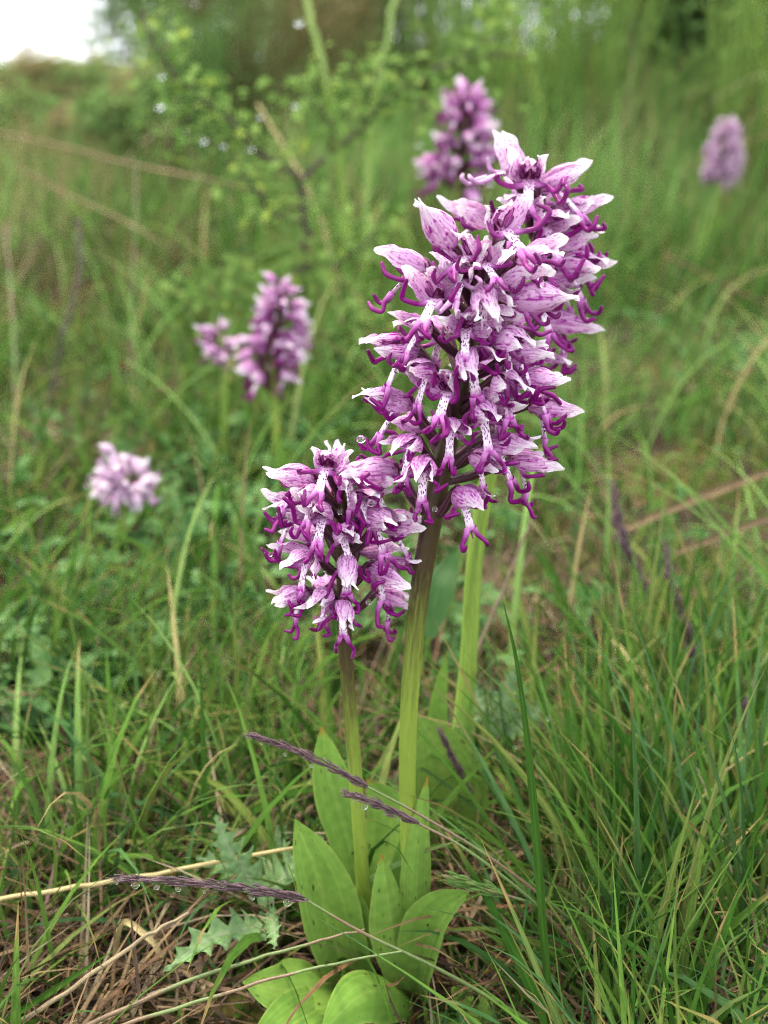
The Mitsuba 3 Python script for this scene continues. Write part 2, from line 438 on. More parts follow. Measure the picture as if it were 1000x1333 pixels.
gx = np.unique(np.concatenate([np.linspace(-0.5, 0.5, 170), spaced(-1, 400, 121, 4)]))
gy = np.unique(np.concatenate([np.linspace(-0.3, 1.4, 260), 1.4 + spaced(0, 500, 120, 3.4), -0.3 - spaced(0, 150, 20, 3)]))
X, Y = np.meshgrid(gx, gy, indexing="ij")
gv = np.stack([X, Y, gz(X, Y)], -1).reshape(-1, 3)
obj("ground", (gv, grid_faces(len(gx), len(gy))[:, ::-1]), "ground_soil", None, True)
labels["ground"] = {"label": "mossy brown meadow ground under the grass", "category": "ground", "kind": "structure"}


# ------------------------------------------------------------------ orchid flowers (built in millimetres: x away from the stem, y to its side, z up; origin at the top of the lip)
def patch(phi0, dphi, k, kind, rng, open_=0.0, n=13, m=7, x0=-6.0, x1=17.0, rs=1.0, flare=1.0, out=0.0, hinge=0.0, loose=1.0):
    """One sepal: a cupped, ruffled blade on the hood, narrowing to a blunt tip that may stand off."""
    q = np.linspace(0, 1, n); a = np.linspace(-1, 1, m)
    x = x0 + (x1 - x0) * q
    r = np.interp(q, [0, 0.08, 0.22, 0.40, 0.60, 0.80, 1.0], [0.7, 2.4, 4.4, 5.2, 4.5 + 1.8 * open_, 2.7 + 3.6 * open_, 1.4 + 5.0 * open_]) * rs + out
    w = np.interp(q, [0, 0.12, 0.34, 0.58, 0.78, 0.90, 0.97, 1.0], [0.85, 0.97, 1.04, 0.92, 0.72, 0.50, 0.30, 0.10]) * (1 + 0.6 * np.clip(q - 0.6, 0, 1))
    wob = rng.uniform(-1, 1, 9) * loose
    ph = phi0 + a[None] * dphi * w[:, None]
    z0 = 1.2 + 2.0 * q
    rr = r[:, None] * (1 + 0.09 * wob[0] * np.sin(3.3 * a[None] + 7 * q[:, None] + 3 * wob[1]))
    fl = flare * np.clip(q - 0.62, 0, 1) ** 2 * 20
    rise = np.clip(q - 0.22, 0, 1)[:, None]
    edge = (1.5 * wob[2] + 1.1 * np.sign(a)[None] * wob[7]) * (a**2)[None] * rise + 1.25 * np.abs(a)[None] ** 3 * rise * np.sin(q[:, None] * 16 + 4 * wob[4] + 2.2 * np.sign(a)[None])
    y = (rr + edge) * np.sin(ph) + (fl * math.sin(phi0))[:, None]
    z = z0[:, None] + (rr + edge) * np.cos(ph) + (fl * math.cos(phi0) * 0.7)[:, None]
    xx = np.broadcast_to(x[:, None], y.shape) + 1.1 * wob[3] * np.clip(q - 0.5, 0, 1)[:, None]
    # the tip half twists a little about the midrib
    tw = (1.8 * wob[5] * np.clip(q - 0.55, 0, 1))[:, None]
    ym_, zm_ = y[:, m // 2:m // 2 + 1], z[:, m // 2:m // 2 + 1]
    y, z = ym_ + (y - ym_) * np.cos(tw) - (z - zm_) * np.sin(tw), zm_ + (z - zm_) * np.cos(tw) + (y - ym_) * np.sin(tw)
    # the sepal swings out about its foot
    h = hinge + 0.06 * wob[6]
    cy, cz = math.sin(phi0), math.cos(phi0)
    dx, dr_ = xx - x0, y * cy + (z - 1.2) * cz
    sw = ((h - 0.20 * np.clip(q - 0.45, 0, 1) * (phi0 ** 2 < 0.5)) * np.clip(q * 2.2, 0, 1))[:, None]
    xx, nr = x0 + dx * np.cos(sw) - dr_ * np.sin(sw) * 0.3, dr_ + dx * np.sin(sw)
    y, z = y + (nr - dr_) * cy, z + (nr - dr_) * cz
    v = np.stack([xx, y, z], -1).reshape(-1, 3)
    u = np.stack(np.broadcast_arrays(k + 0.5 + 0.45 * a[None], 2 * kind + 0.001 + 0.998 * q[:, None]), -1).reshape(-1, 2)
    return v, grid_faces(n, m), u


def slab(ctrl, widths, thick, k, kind, n=11, sides=10):
    """Flattened tapering tube lying across y: the body of the lip."""
    c = spline(ctrl, n); q = np.linspace(0, 1, n)
    w = np.interp(q, np.linspace(0, 1, len(widths)), widths) / 2
    t = norm(np.gradient(c, axis=0)); s = np.broadcast_to(A(0, 1, 0), t.shape); b = np.cross(s, t)
    an = np.arange(sides) / sides * 2 * math.pi
    v = c[:, None] + (w[:, None] * np.cos(an)[None])[..., None] * s[:, None] + (thick / 2 * (np.sin(an) - 0.5 * np.cos(an) ** 2))[None, :, None] * b[:, None]
    u = np.stack(np.broadcast_arrays(k + 0.5 + 0.45 * np.cos(an)[None], 2 * kind + 0.001 + 0.998 * q[:, None]), -1).reshape(-1, 2)
    f = grid_faces(n, sides, True)
    last = (n - 1) * sides
    cap = np.array([[last, last + i, last + i + 1] for i in range(1, sides - 1)])
    return v.reshape(-1, 3), np.vstack([f, cap]), u


def ball(centre, radii, k, kind):
    m = trimesh.creation.icosphere(2, 1.0)
    v = m.vertices * A(*radii) + A(*centre)
    u = np.stack([k + 0.5 + 0.45 * m.vertices[:, 1], 2 * kind + 0.5 + 0.49 * m.vertices[:, 0]], -1)
    return v, np.array(m.faces), u


def flower_pieces(rng, k, open_=0.15, lo=False, bud=False, armup=0.5, legcurl=0.5):
    """Named pieces of one flower: [(name, mesh, is it a thin sheet)]."""
    n, m, sd = (7, 5, 5) if lo else (20, 11, 9)
    J = lambda s: rng.normal(0, s)
    if bud:
        out = [("sepal", patch(p0, dp, k, 0, rng, -0.2, n, m, -6, 16, 1.0, f, loose=0.35), True) for p0, dp, f in ((0.0, 1.25, 0.25), (2.1, 1.15, 0.3), (-2.1, 1.15, 0.2))]
        return out
    out = [("sepal", patch(J(0.10), 0.74, k, 0, rng, open_ * 0.8, n, m, x1=14.6 + J(1.3), flare=0.3 + J(0.3), out=0.25, hinge=J(0.05)), True)]
    for s in (1, -1):
        out.append(("sepal", patch(s * 1.36 + J(0.13), 0.80, k, 0, rng, open_ + abs(J(0.10)), n, m, x1=15.2 + J(2.2), flare=0.7 + J(0.5), hinge=max(-0.05, open_ * 0.5 + J(0.20))), True))
    out += [("petal", patch(s * 0.95, 0.40, k, 5, rng, 0.0, max(6, n - 5), 5, -4.5, 8.5, 0.74, 0.2), True) for s in (1, -1)]
    out.append(("column", join([ball((-3.2, 0, 2.6), (2.6, 2.4, 3.2), k, 3), ball((-0.8, 0, 3.8), (1.3, 1.0, 1.7), k, 3)]), False))
    bx, ll = J(0.8), 1 + J(0.06)
    end = A(6.0 + bx, J(0.9), -11.4 * ll)
    lip = slab([(-2.0, 0, 1.4), (0.8, 0, -0.9), (3.4 + bx * 0.5, end[1] * 0.4, -5.6 * ll), end], [5.8, 5.6, 4.1, 3.5, 3.7, 4.9], 1.5, k, 1, 8 if lo else 14, sd + 1)
    tail = tube([end + A(-0.1, 0, 0.4), end + A(0.6, 0, -1.4), end + A(1.5, 0, -2.9)], [0.55, 0.4, 0.2], 5, 5, k, 2, v0=0.3)
    out.append(("lip", join([lip, tail]), False))
    for s in (1, -1):
        up, sp = armup + J(0.7), 1 + J(0.22)
        p = [A(0.4, s * 1.9, -0.9), A(2.0 + J(0.5), s * 4.6 * sp, -2.2 + J(0.5)), A(4.6 + J(0.8), s * 7.4 * sp, -3.6 + 1.2 * up + J(0.7)),
             A(7.4 + J(1.2), s * (9.0 * sp + J(0.8)), -3.4 + 3.2 * up + J(1.0)), A(9.0 + J(1.4), s * (8.9 * sp + J(1.2)), -1.6 + 4.6 * up + J(1.2))]
        out.append(("arm", tube(p, [1.2, 0.95, 0.88, 1.02, 0.70], 9 if lo else 18, sd, k, 2), False))
    for s in (1, -1):
        cu, sp = legcurl + J(0.6), 1 + J(0.35)
        p = [end + A(-0.3, s * 1.25, 1.0), end + A(0.7 + J(0.4), s * 2.3 * sp, -2.6), end + A(2.2 + J(0.8), s * 3.6 * sp, -5.4 + J(0.6)),
             end + A(4.6 + J(0.9), s * (3.9 * sp + J(0.6)), -6.8 + 2.0 * cu), end + A(6.2 + J(0.9), s * (3.2 * sp + J(0.9)), -5.6 + 3.4 * cu)]
        out.append(("leg", tube(p, [1.35, 1.02, 0.88, 1.0, 0.66], 9 if lo else 18, sd, k, 2), False))
    return out


def flower_frame(pos, az, el, roll, sc):
    """az: turn about the upright, 0 towards the camera, + to the picture's right; el: upward tilt."""
    a, e = math.radians(az), math.radians(el)
    X = A(math.sin(a) * math.cos(e), -math.cos(a) * math.cos(e), math.sin(e))
    Yv = norm(np.cross(A(0, 0, 1), X)); Z = np.cross(X, Yv)
    r = math.radians(roll)
    Yr, Zr = Yv * math.cos(r) + Z * math.sin(r), Z * math.cos(r) - Yv * math.sin(r)
    M = np.eye(4)
    M[:3, :3] = np.stack([X, Yr, Zr], 1) * (sc * 1e-3); M[:3, 3] = pos
    return M


FLOWER_NUMBER = [0]


def add_flower(plant, axis, pos, az, el=5, roll=0, sc=1.0, tone=0.5, open_=0.15, lo=False, bud=False, seed=0, ovary=True, **kw):
    """A flower as a part of the plant (its pieces are sub-parts, or one mesh when it shows small)."""
    rng = np.random.default_rng(seed)
    FLOWER_NUMBER[0] += 1
    k = 20 * int(round(np.clip(tone + rng.normal(0, 0.05) * (tone > 0.1), 0, 1) * 10)) + FLOWER_NUMBER[0] % 20
    M = flower_frame(pos, az, el, roll, sc)
    pieces = [(nm, moved(p, M), flat) for nm, p, flat in flower_pieces(rng, k, open_, lo, bud, **kw)]
    foot = M[:3, :3] @ A(-5.6, 0, 1.4) + M[:3, 3]
    d = np.linalg.norm(axis - (foot - A(0, 0, 0.014 * sc)), axis=1)
    near = axis[np.argmin(d)]
    mid = (near + foot) / 2 + M[:3, :3] @ A(0.5, 0, 0) - A(0, 0, 0.0006)
    if ovary:
        ov = tube([near, mid, foot, foot + M[:3, 0] * 1.6], np.array([1.5, 2.1, 2.0, 1.3]) * sc * 1e-3, 8 if lo else 14, 6 if lo else 12, k, 4, ends=False, ribs=0.13, twist=2.0)
        pieces.append(("ovary", ov, False))
        b0 = near + norm(foot - near) * 0.001
        br = leaf_blade([b0, b0 + norm(foot - near) * 0.003 - A(0, 0, 0.001), b0 + norm(foot - near) * 0.006 - A(0, 0, 0.0012)], 0.0026, norm(foot - near + A(0, 0, -1)) + A(0, 0, -1), k, 6, 3)
        pieces.append(("bract", br, True))
    name = "bud" if bud else "flower"
    key, n = f"{plant}__{name}", 0
    while key in USED:
        n += 1
        key = f"{plant}__{name}_{n:03d}"
    USED.add(key)
    if lo:
        scene[key] = mikit.ply((lambda j: (j[0], j[1]))(join([p for _, p, _ in pieces])), "petal_skin", True, uv=join([p for _, p, _ in pieces])[2])
    else:
        for nm, p, flat in pieces:
            put(nm, p, "petal_skin" if flat else "flower_flesh", key)
    return M


def at_y(px, py, y):
    """The point on the upright plane at distance y that a pixel of the photograph looks at."""
    d = FWD + RIGHT * (px - CX) / FPX - UP * (py - CY) / FPX
    return CAM + d * (y / d[1])


def stem(plant, pts, radii, mat, ybot=0.0, ytop=1.0, n=40, name="stem"):
    m = tube(pts, radii, n, 14, R(0, 90) // 1, 0, v0=ybot, v1=ytop)
    return put(name, (m[0], m[1], m[2] * A(1, 1)), mat, plant)


FLOWERS = {}

# ---- the tall orchid in front
main = thing("orchid", "tall front orchid with the largest pink and purple spike on a brown stem", "orchid flower", "wild orchids in the meadow")
ym = on_ground(540, 1288)[1]
axis_m = spline([at_y(543, 1300, ym), at_y(533, 1130, ym), at_y(531, 960, ym), at_y(543, 800, ym), at_y(560, 690, ym), at_y(579, 590, ym + 0.001), at_y(602, 490, ym + 0.002),
                 at_y(621, 390, ym + 0.003), at_y(636, 312, ym + 0.003)], 90)
stem(main, axis_m, [0.0029, 0.0029, 0.0030, 0.0033, 0.0035, 0.0036, 0.0035, 0.0030, 0.0024, 0.0016], "orchid_stem_skin", 0.0, 1.75, 70)
RAD = 0.016
# (mouth x, mouth y, azimuth, tilt, roll, scale, tone, open)
MAIN = [(602, 652, 30, -6, 4, 0.92, 0.85, 0.05), (646, 588, 66, -2, 8, 1.0, 0.75, 0.2), (676, 606, 100, -12, 0, 0.85, 0.6, 0.2),
        (552, 612, -14, -16, -4, 0.88, 0.8, 0.1), (500, 622, -76, 4, 0, 1.08, 0.6, 0.1), (519, 532, -78, 6, 0, 1.02, 0.65, 0.1),
        (582, 514, -18, 30, 0, 0.96, 0.75, 0.35), (612, 474, 8, -18, 14, 1.0, 0.45, 0.1), (526, 462, -72, 4, -4, 1.0, 0.55, 0.15),
        (566, 392, -22, 34, 0, 1.0, 0.45, 0.45), (630, 392, 16, -24, 8, 1.0, 0.25, 0.15), (656, 448, 40, -12, 4, 1.02, 0.45, 0.15),
        (690, 502, 74, 0, 0, 0.95, 0.55, 0.2), (700, 535, 96, -10, 0, 0.9, 0.5, 0.1), (690, 344, 60, 0, 20, 0.95, 0.35, 0.3),
        (658, 302, 18, 34, 14, 1.0, 0.2, 0.35), (540, 352, -104, 14, 0, 0.95, 0.35, 0.3), (545, 560, -118, -4, 0, 0.9, 0.6, 0.1),
        (628, 545, 20, -4, 6, 0.9, 0.7, 0.1), (655, 505, 34, -8, 2, 0.92, 0.6, 0.1), (575, 440, -150, 0, 0, 0.95, 0.5, 0.1), (668, 420, 150, 0, 0, 0.95, 0.45, 0.1), (640, 560, 165, 0, 0, 0.9, 0.5, 0.1),
        (592, 545, 190, 0, 0, 0.9, 0.5, 0.1), (596, 355, -170, 15, 0, 0.9, 0.3, 0.1), (652, 355, 130, 20, 0, 0.9, 0.25, 0.15), (610, 335, -40, 40, 0, 0.85, 0.3, 0.05),
        (548, 432, -60, 10, -6, 0.80, 0.45, 0.2), (646, 420, 34, 0, 10, 0.82, 0.35, 0.2), (640, 520, 60, -6, 6, 0.84, 0.6, 0.2),
        (586, 562, 4, -4, -6, 0.78, 0.7, 0.1), (606, 432, -4, 10, 0, 0.80, 0.5, 0.2), (556, 490, -48, 0, 0, 0.82, 0.65, 0.15), (622, 602, 50, -14, 0, 0.78, 0.7, 0.1), (536, 582, -40, -8, 0, 0.80, 0.7, 0.15), (632, 345, 6, 34, 6, 0.78, 0.25, 0.25), (668, 372, 50, 14, 0, 0.84, 0.25, 0.25), (600, 366, -6, 26, -8, 0.80, 0.25, 0.2), (674, 470, 64, 4, 0, 0.84, 0.45, 0.2)]
for i, (x, y, az, el, roll, sc, tone, op) in enumerate(MAIN):
    pos = at_y(x, y, ym + 0.002 - RAD * math.cos(math.radians(az)))
    add_flower(main, axis_m, pos, az, el, roll, sc * 0.90, tone * 0.85 if y > 450 else tone * 0.6, op, seed=100 + i)
for i, (x, y, az, el, roll, sc, tone) in enumerate([(575, 312, -52, 42, 0, 1.0, 0.15), (684, 396, 76, 0, 0, 1.05, 0.45)]):
    add_flower(main, axis_m, at_y(x, y, ym - 0.010), az, el, roll, sc, tone, bud=True, seed=200 + i)

# ---- the shorter orchid beside it
left = thing("orchid", "short orchid with a round spike just left of the tallest one", "orchid flower", "wild orchids in the meadow")
yl = ym + 0.004
axis_l = spline([at_y(474, 1272, yl), at_y(472, 1150, yl), at_y(462, 1000, yl), at_y(450, 850, yl), at_y(448, 760, yl), at_y(447, 680, yl), at_y(440, 620, yl)], 70)
stem(left, axis_l, [0.0027, 0.0026, 0.0025, 0.0025, 0.0027, 0.0026, 0.0018], "orchid_stem_skin", 0.0, 1.55, 60)
LEFT = [(394, 628, -74, 10, 0, 0.86, 0.3, 0.1), (424, 612, -8, 30, -8, 0.82, 0.25, 0.3), (452, 626, 26, -10, 4, 0.8, 0.35, 0.1), (384, 672, -80, 4, 0, 0.88, 0.4, 0.1),
        (420, 676, -12, 22, 0, 0.86, 0.6, 0.2), (486, 680, 38, -4, 4, 0.86, 0.45, 0.15), (508, 690, 78, 0, 0, 0.86, 0.35, 0.15), (400, 732, -46, -12, -4, 0.82, 0.5, 0.2),
        (452, 738, 2, -34, 0, 0.82, 0.4, 0.1), (492, 748, 52, -14, 4, 0.82, 0.65, 0.15), (392, 778, -62, -14, 0, 0.7, 0.4, 0.2), (446, 796, 2, -30, 0, 0.76, 0.5, 0.15),
        (486, 638, 60, 10, 0, 0.8, 0.4, 0.1), (412, 700, -110, -5, 0, 0.8, 0.5, 0.1), (478, 720, 120, -5, 0, 0.8, 0.5, 0.1), (430, 650, -170, 0, 0, 0.8, 0.5, 0.1), (462, 680, 170, 0, 0, 0.8, 0.5, 0.1),
        (430, 770, -160, -10, 0, 0.75, 0.5, 0.1), (500, 780, 84, -24, 0, 0.72, 0.6, 0.1), (440, 612, 180, 30, 0, 0.8, 0.2, 0.1), (446, 700, 20, 0, 6, 0.74, 0.5, 0.2), (410, 650, -40, 14, 0, 0.74, 0.4, 0.2), (470, 655, 40, 10, 0, 0.74, 0.4, 0.2), (424, 778, -30, -16, 0, 0.68, 0.55, 0.15)]
for i, (x, y, az, el, roll, sc, tone, op) in enumerate(LEFT):
    add_flower(left, axis_l, at_y(x, y, yl + 0.001 - 0.013 * math.cos(math.radians(az))), az, el, roll, sc * 0.97, tone * 0.85, op, seed=300 + i)

# ---- the orchid just behind
back = thing("orchid", "orchid half hidden behind the tallest one, its stem bright yellow green", "orchid flower", "wild orchids in the meadow")
yb = on_ground(598, 1120)[1]
axis_b = spline([at_y(594, 1135, yb), at_y(598, 1000, yb), at_y(610, 860, yb), at_y(619, 720, yb), at_y(640, 600, yb), at_y(668, 470, yb), at_y(694, 340, yb), at_y(706, 240, yb)], 80)
stem(back, axis_b, [0.0048, 0.0046, 0.0036, 0.0034, 0.0034, 0.0032, 0.0028, 0.0018], "green_stem_skin", n=60)
BACK = [(690, 238, -8, 24, 0, 1.05, 0.25, 0.35), (722, 248, 62, 22, 0, 1.05, 0.2, 0.25), (736, 284, 76, 10, 0, 1.0, 0.3, 0.25), (740, 322, 80, 4, 0, 1.0, 0.35, 0.2),
        (742, 352, 60, -4, 0, 1.0, 0.45, 0.15), (724, 366, 86, -2, 0, 1.0, 0.35, 0.15), (720, 424, 78, -12, 0, 1.0, 0.45, 0.2), (664, 226, -64, 56, 0, 0.95, 0.1, 0.15), (622, 292, -84, 20, 0, 0.95, 0.2, 0.15),
        (712, 300, 30, 4, 0, 0.95, 0.3, 0.15), (700, 390, 40, -6, 0, 0.95, 0.4, 0.15), (680, 280, -30, 10, 0, 0.95, 0.3, 0.15), (650, 400, -80, 0, 0, 0.95, 0.4, 0.15), (690, 470, 40, -10, 0, 0.9, 0.5, 0.15),
        (640, 480, -80, -10, 0, 0.9, 0.5, 0.1), (700, 260, 170, 30, 0, 0.95, 0.2, 0.1), (720, 320, 150, 10, 0, 0.95, 0.3, 0.1), (670, 340, -140, 10, 0, 0.95, 0.3, 0.1)]
for i, (x, y, az, el, roll, sc, tone, op) in enumerate(BACK):
    add_flower(back, axis_b, at_y(x, y, yb - 0.015 * math.cos(math.radians(az))), az, el, roll, sc, tone, op, seed=400 + i)


# ---- leaves of the three: control points as (x, y, distance from the plant's own stem towards the camera), width in metres
def orchid_leaf(plant, y0, pts, width, face, k, **kw):
    put("leaf", leaf_blade([at_y(x, y, y0 - d) for x, y, d in pts], width, face, k, 30, 11, **kw), "orchid_leaf_skin", plant)


front, up = A(0, -1, 0.35), A(0, -0.35, 1)
orchid_leaf(left, yl, [(462, 1290, 0.000), (432, 1215, 0.006), (410, 1135, 0.010), (384, 1066, 0.006)], 0.0225, A(0.35, -1, 0.25), 12, fold=0.9, prof=(0.55, 1.0, 0.95), seed=1)
orchid_leaf(left, yl, [(478, 1200, -0.012), (452, 1090, -0.02), (428, 1010, -0.024), (418, 946, -0.03)], 0.0175, A(0.3, -1, 0.2), 14, fold=0.5, prof=(0.6, 1.0, 0.9))
orchid_leaf(left, yl, [(482, 1220, -0.006), (505, 1130, -0.022), (508, 1060, -0.030), (478, 1014, -0.034)], 0.024, A(-0.2, -1, 0.3), 4, fold=0.2)
orchid_leaf(left, yl, [(478, 1262, 0.002), (470, 1215, 0.006), (462, 1175, 0.008), (446, 1150, 0.010)], 0.0110, A(-0.2, -1, 0.6), 25, fold=0.5)
orchid_leaf(main, ym, [(545, 1300, 0.001), (542, 1200, 0.004), (546, 1100, 0.005), (557, 1010, 0.003)], 0.0118, A(0.15, -1, 0), 36, fold=-0.6, prof=(1.2, 1.0, 0.75))
orchid_leaf(main, ym, [(541, 1305, 0.002), (516, 1240, 0.007), (506, 1175, 0.009), (497, 1112, 0.007)], 0.0160, A(0.55, -1, 0.1), 6, fold=-0.38, prof=(0.8, 1.0, 0.85))
orchid_leaf(main, ym, [(548, 1300, 0.002), (560, 1240, 0.010), (582, 1190, 0.016), (612, 1160, 0.022)], 0.0205, A(-0.45, -0.75, 0.75), 17, fold=0.9, prof=(0.7, 1.0, 0.9))
orchid_leaf(main, ym, [(536, 1290, -0.003), (524, 1180, -0.006), (530, 1110, -0.010), (545, 1062, -0.012)], 0.0110, A(-0.2, -1, 0.2), 8, fold=0.3)
orchid_leaf(main, ym, [(540, 1306, 0.004), (515, 1292, 0.022), (470, 1296, 0.038), (418, 1345, 0.050)], 0.0215, A(0.05, -0.6, 0.9), 38, fold=-0.12, cup=-0.5, prof=(0.8, 1.0, 1.0))
orchid_leaf(left, yl, [(452, 1292, 0.000), (420, 1285, 0.022), (372, 1290, 0.034), (316, 1278, 0.038)], 0.026, A(0, -0.55, 1), 12, fold=0.12, wave=0.03)
orchid_leaf(left, yl, [(458, 1296, 0.004), (420, 1312, 0.034), (370, 1340, 0.050), (320, 1375, 0.058)], 0.022, A(0.1, -0.5, 1), 18, fold=0.2)
orchid_leaf(main, ym, [(552, 1300, -0.004), (585, 1310, 0.010), (615, 1330, 0.022), (650, 1352, 0.030)], 0.026, A(0.1, -0.45, 1), 5, fold=0.1)
orchid_leaf(back, yb, [(596, 1150, 0.004), (588, 1060, 0.010), (574, 985, 0.016), (545, 934, 0.024)], 0.0340, A(-0.2, -1, 0.5), 30, fold=0.12, cup=0.3, prof=(0.75, 1.0, 0.85), roll=0.3)
orchid_leaf(back, yb, [(596, 1120, 0.004), (596, 1040, 0.0055), (606, 950, 0.0055), (618, 868, 0.003)], 0.0125, A(0.1, -1, 0), 27, fold=-0.6, prof=(1.2, 1.0, 0.7))
orchid_leaf(back, yb, [(585, 1100, -0.006), (570, 990, -0.010), (570, 920, -0.012), (582, 848, -0.014)], 0.0095, A(0.1, -1, 0.1), 29, fold=0.3)

# ---- the blurred orchids farther back
def far_orchid(label, foot_px, dist_y, top, bottom, width, n, tone, sc, leaves=(), mat="green_stem_skin", white=0.0, seed=0, group=None, bend=0.0):
    """A whole orchid with a spike of n flowers between the bottom and top pixels, standing at the distance dist_y."""
    key = thing("orchid", label, "orchid flower", "wild orchids in the meadow")
    rng = np.random.default_rng(seed)
    b, t = at_y(*bottom, dist_y), at_y(*top, dist_y)
    foot = A(foot_px, dist_y, 0); foot[2] = float(gz(foot[0], foot[1])) - 0.005
    mid = (foot + b) / 2 + A(bend, 0, 0)
    axis = spline([foot, mid, b, (b + t) / 2, t], 60)
    h = np.linalg.norm(t - b)
    stem(key, axis, [0.003, 0.0028, 0.0026, 0.0024, 0.0012], mat, 0.0, 1.35 if mat == "orchid_stem_skin" else 1.0, 30)
    for i in range(n):
        q = (i + 0.3) / n
        a = 137.5 * i + rng.uniform(-50, 50)
        c = b + (t - b) * (q * 0.97)
        r = width / 2 * (0.55 + 0.45 * math.sin(math.pi * min(1, 0.30 + q * 0.62))) * (1 - 0.45 * q**3) * 0.55
        el = -14 + 55 * q**1.6 + rng.normal(0, 18)
        pos = c + A(math.sin(math.radians(a)), -math.cos(math.radians(a)), 0) * r * rng.uniform(0.75, 1.2) + A(0, 0, rng.normal(0, 0.004))
        add_flower(key, axis, pos, a, el, rng.normal(0, 22), sc * (1 - 0.25 * q**2) * rng.uniform(0.9, 1.1), np.clip(tone - 0.25 * q * tone + rng.uniform(-0.1, 0.1) * tone, 0, 1), rng.uniform(0.0, 0.5), lo=True, seed=seed * 50 + i, bud=q > 0.93)
    for j, (pts, w, k) in enumerate(leaves):
        put("leaf", leaf_blade([at_y(x, y, dist_y - 0.01 * (j + 1)) for x, y in pts], w, A(0, -1, 0.2), k, 14, 7, fold=0.25), "orchid_leaf_skin", key)
    return key


def px_x(px, y, py):
    return float(at_y(px, py, y)[0])


y1 = on_ground(365, 690)[1]
far_orchid("blurred orchid with a lilac spike standing in front of the thorny shrub", px_x(366, y1, 690), y1, (366, 368), (356, 488), 0.060, 34, 0.45, 0.82,
           [([(372, 690), (368, 620), (362, 560)], 0.013, 14)], "orchid_stem_skin", seed=11)
far_orchid("small pale lilac orchid touching the lilac spike in front of the thorny shrub", px_x(292, y1 + 0.08, 640), y1 + 0.08, (284, 432), (292, 462), 0.040, 16, 0.25, 0.62, seed=12)
y2 = on_ground(150, 790)[1]
far_orchid("low orchid with a round whitish pink head in the grass on the left", px_x(148, y2, 790), y2, (159, 602), (164, 640), 0.048, 24, 0.0, 0.70,
           [([(140, 800), (130, 750), (132, 704)], 0.019, 15), ([(150, 800), (152, 745), (148, 700)], 0.010, 16)], seed=13, bend=-0.002)
y3 = 1.16
far_orchid("blurred purple orchid behind the tallest one, standing highest in the picture", px_x(598, y3, 600), y3, (612, 116), (594, 236), 0.066, 34, 0.70, 0.95, mat="orchid_stem_skin", seed=14)
y4 = 1.95
far_orchid("small pink orchid with a dense cone far off among the tall grass at the right", px_x(880, y4, 395), y4, (948, 158), (938, 232), 0.076, 150, 0.14, 0.58, seed=15, bend=0.006)


# ------------------------------------------------------------------ grass and ground cover (nobody could count it)
def scatter(n, d0, d1, half=29.0):
    """Feet on the meadow, thinning out with distance as the square."""
    d = np.exp(R(math.log(d0), math.log(d1), n)); a = np.radians(R(-half, half, n))
    x, y = d * np.sin(a), d * np.cos(a)
    return np.stack([x, y, gz(x, y) - 0.003], -1)


def patchy(p, f, seed):
    return meshkit.fbm(np.stack([p[:, 0], p[:, 1], p[:, 0] * 0], -1) * f, 3, seed)


def smooth01(a, b, x):
    t = np.clip((x - a) / (b - a), 0, 1)
    return t * t * (3 - 2 * t)


def near_plants(p, r=0.012):
    """Distance to the feet of the front orchids."""
    feet = np.array([axis_m[0][:2], axis_l[0][:2], axis_b[0][:2]])
    return np.min(np.linalg.norm(p[:, None, :2] - feet[None], axis=2), axis=1)


def stuff(name, label, cat, mesh, bsdf):
    key = thing(name, label, cat, kind="stuff")
    scene[key] = mikit.ply((mesh[0], mesh[1]), bsdf, True, uv=mesh[2])
    return key


# thatch: dead stalks lying about, thickest at the lower left and round the feet of the orchids
p = scatter(30000, 0.24, 2.4)
w = patchy(p, 7, 21)
lowleft = np.exp(-((p[:, 0] + 0.13) / 0.10) ** 2 - ((p[:, 1] - 0.44) / 0.10) ** 2) + 0.8 * np.exp(-((p[:, 0] - 0.10) / 0.10) ** 2 - ((p[:, 1] - 0.38) / 0.07) ** 2) + 0.6 * np.exp(-((p[:, 0] - 0.09) / 0.10) ** 2 - ((p[:, 1] - 0.85) / 0.16) ** 2)
p = p[R(0, 1, len(p)) < np.clip(0.18 + 1.6 * (w - 0.45) + 0.75 * lowleft, 0.06, 1)]
p = p[~((p[:, 1] < ym + 0.004) & (np.abs(p[:, 0] + 0.01) < 0.055) & (R(0, 1, len(p)) < 0.75))]
p[:, 2] += np.where((p[:, 1] < ym) & (np.abs(p[:, 0]) < 0.05), 0.25, 1.0) * np.abs(RNG.normal(0, 0.010, len(p)))
n = len(p)
stuff("thatch", "dead brown and straw coloured stalks matted over the ground", "dry grass",
      blades(p, R(0, 6.28, n), R(0.75, 1.6, n), RNG.normal(0.2, 0.5, n), np.where((p[:, 1] < ym) & (np.abs(p[:, 0] + 0.01) < 0.09), 0.5, 1) * R(0.025, 0.09, n), R(0.0008, 0.0022, n) * np.maximum(1, p[:, 1] / 0.9) ** 0.6, 4, R(-1, 1, n)), "straw_skin")

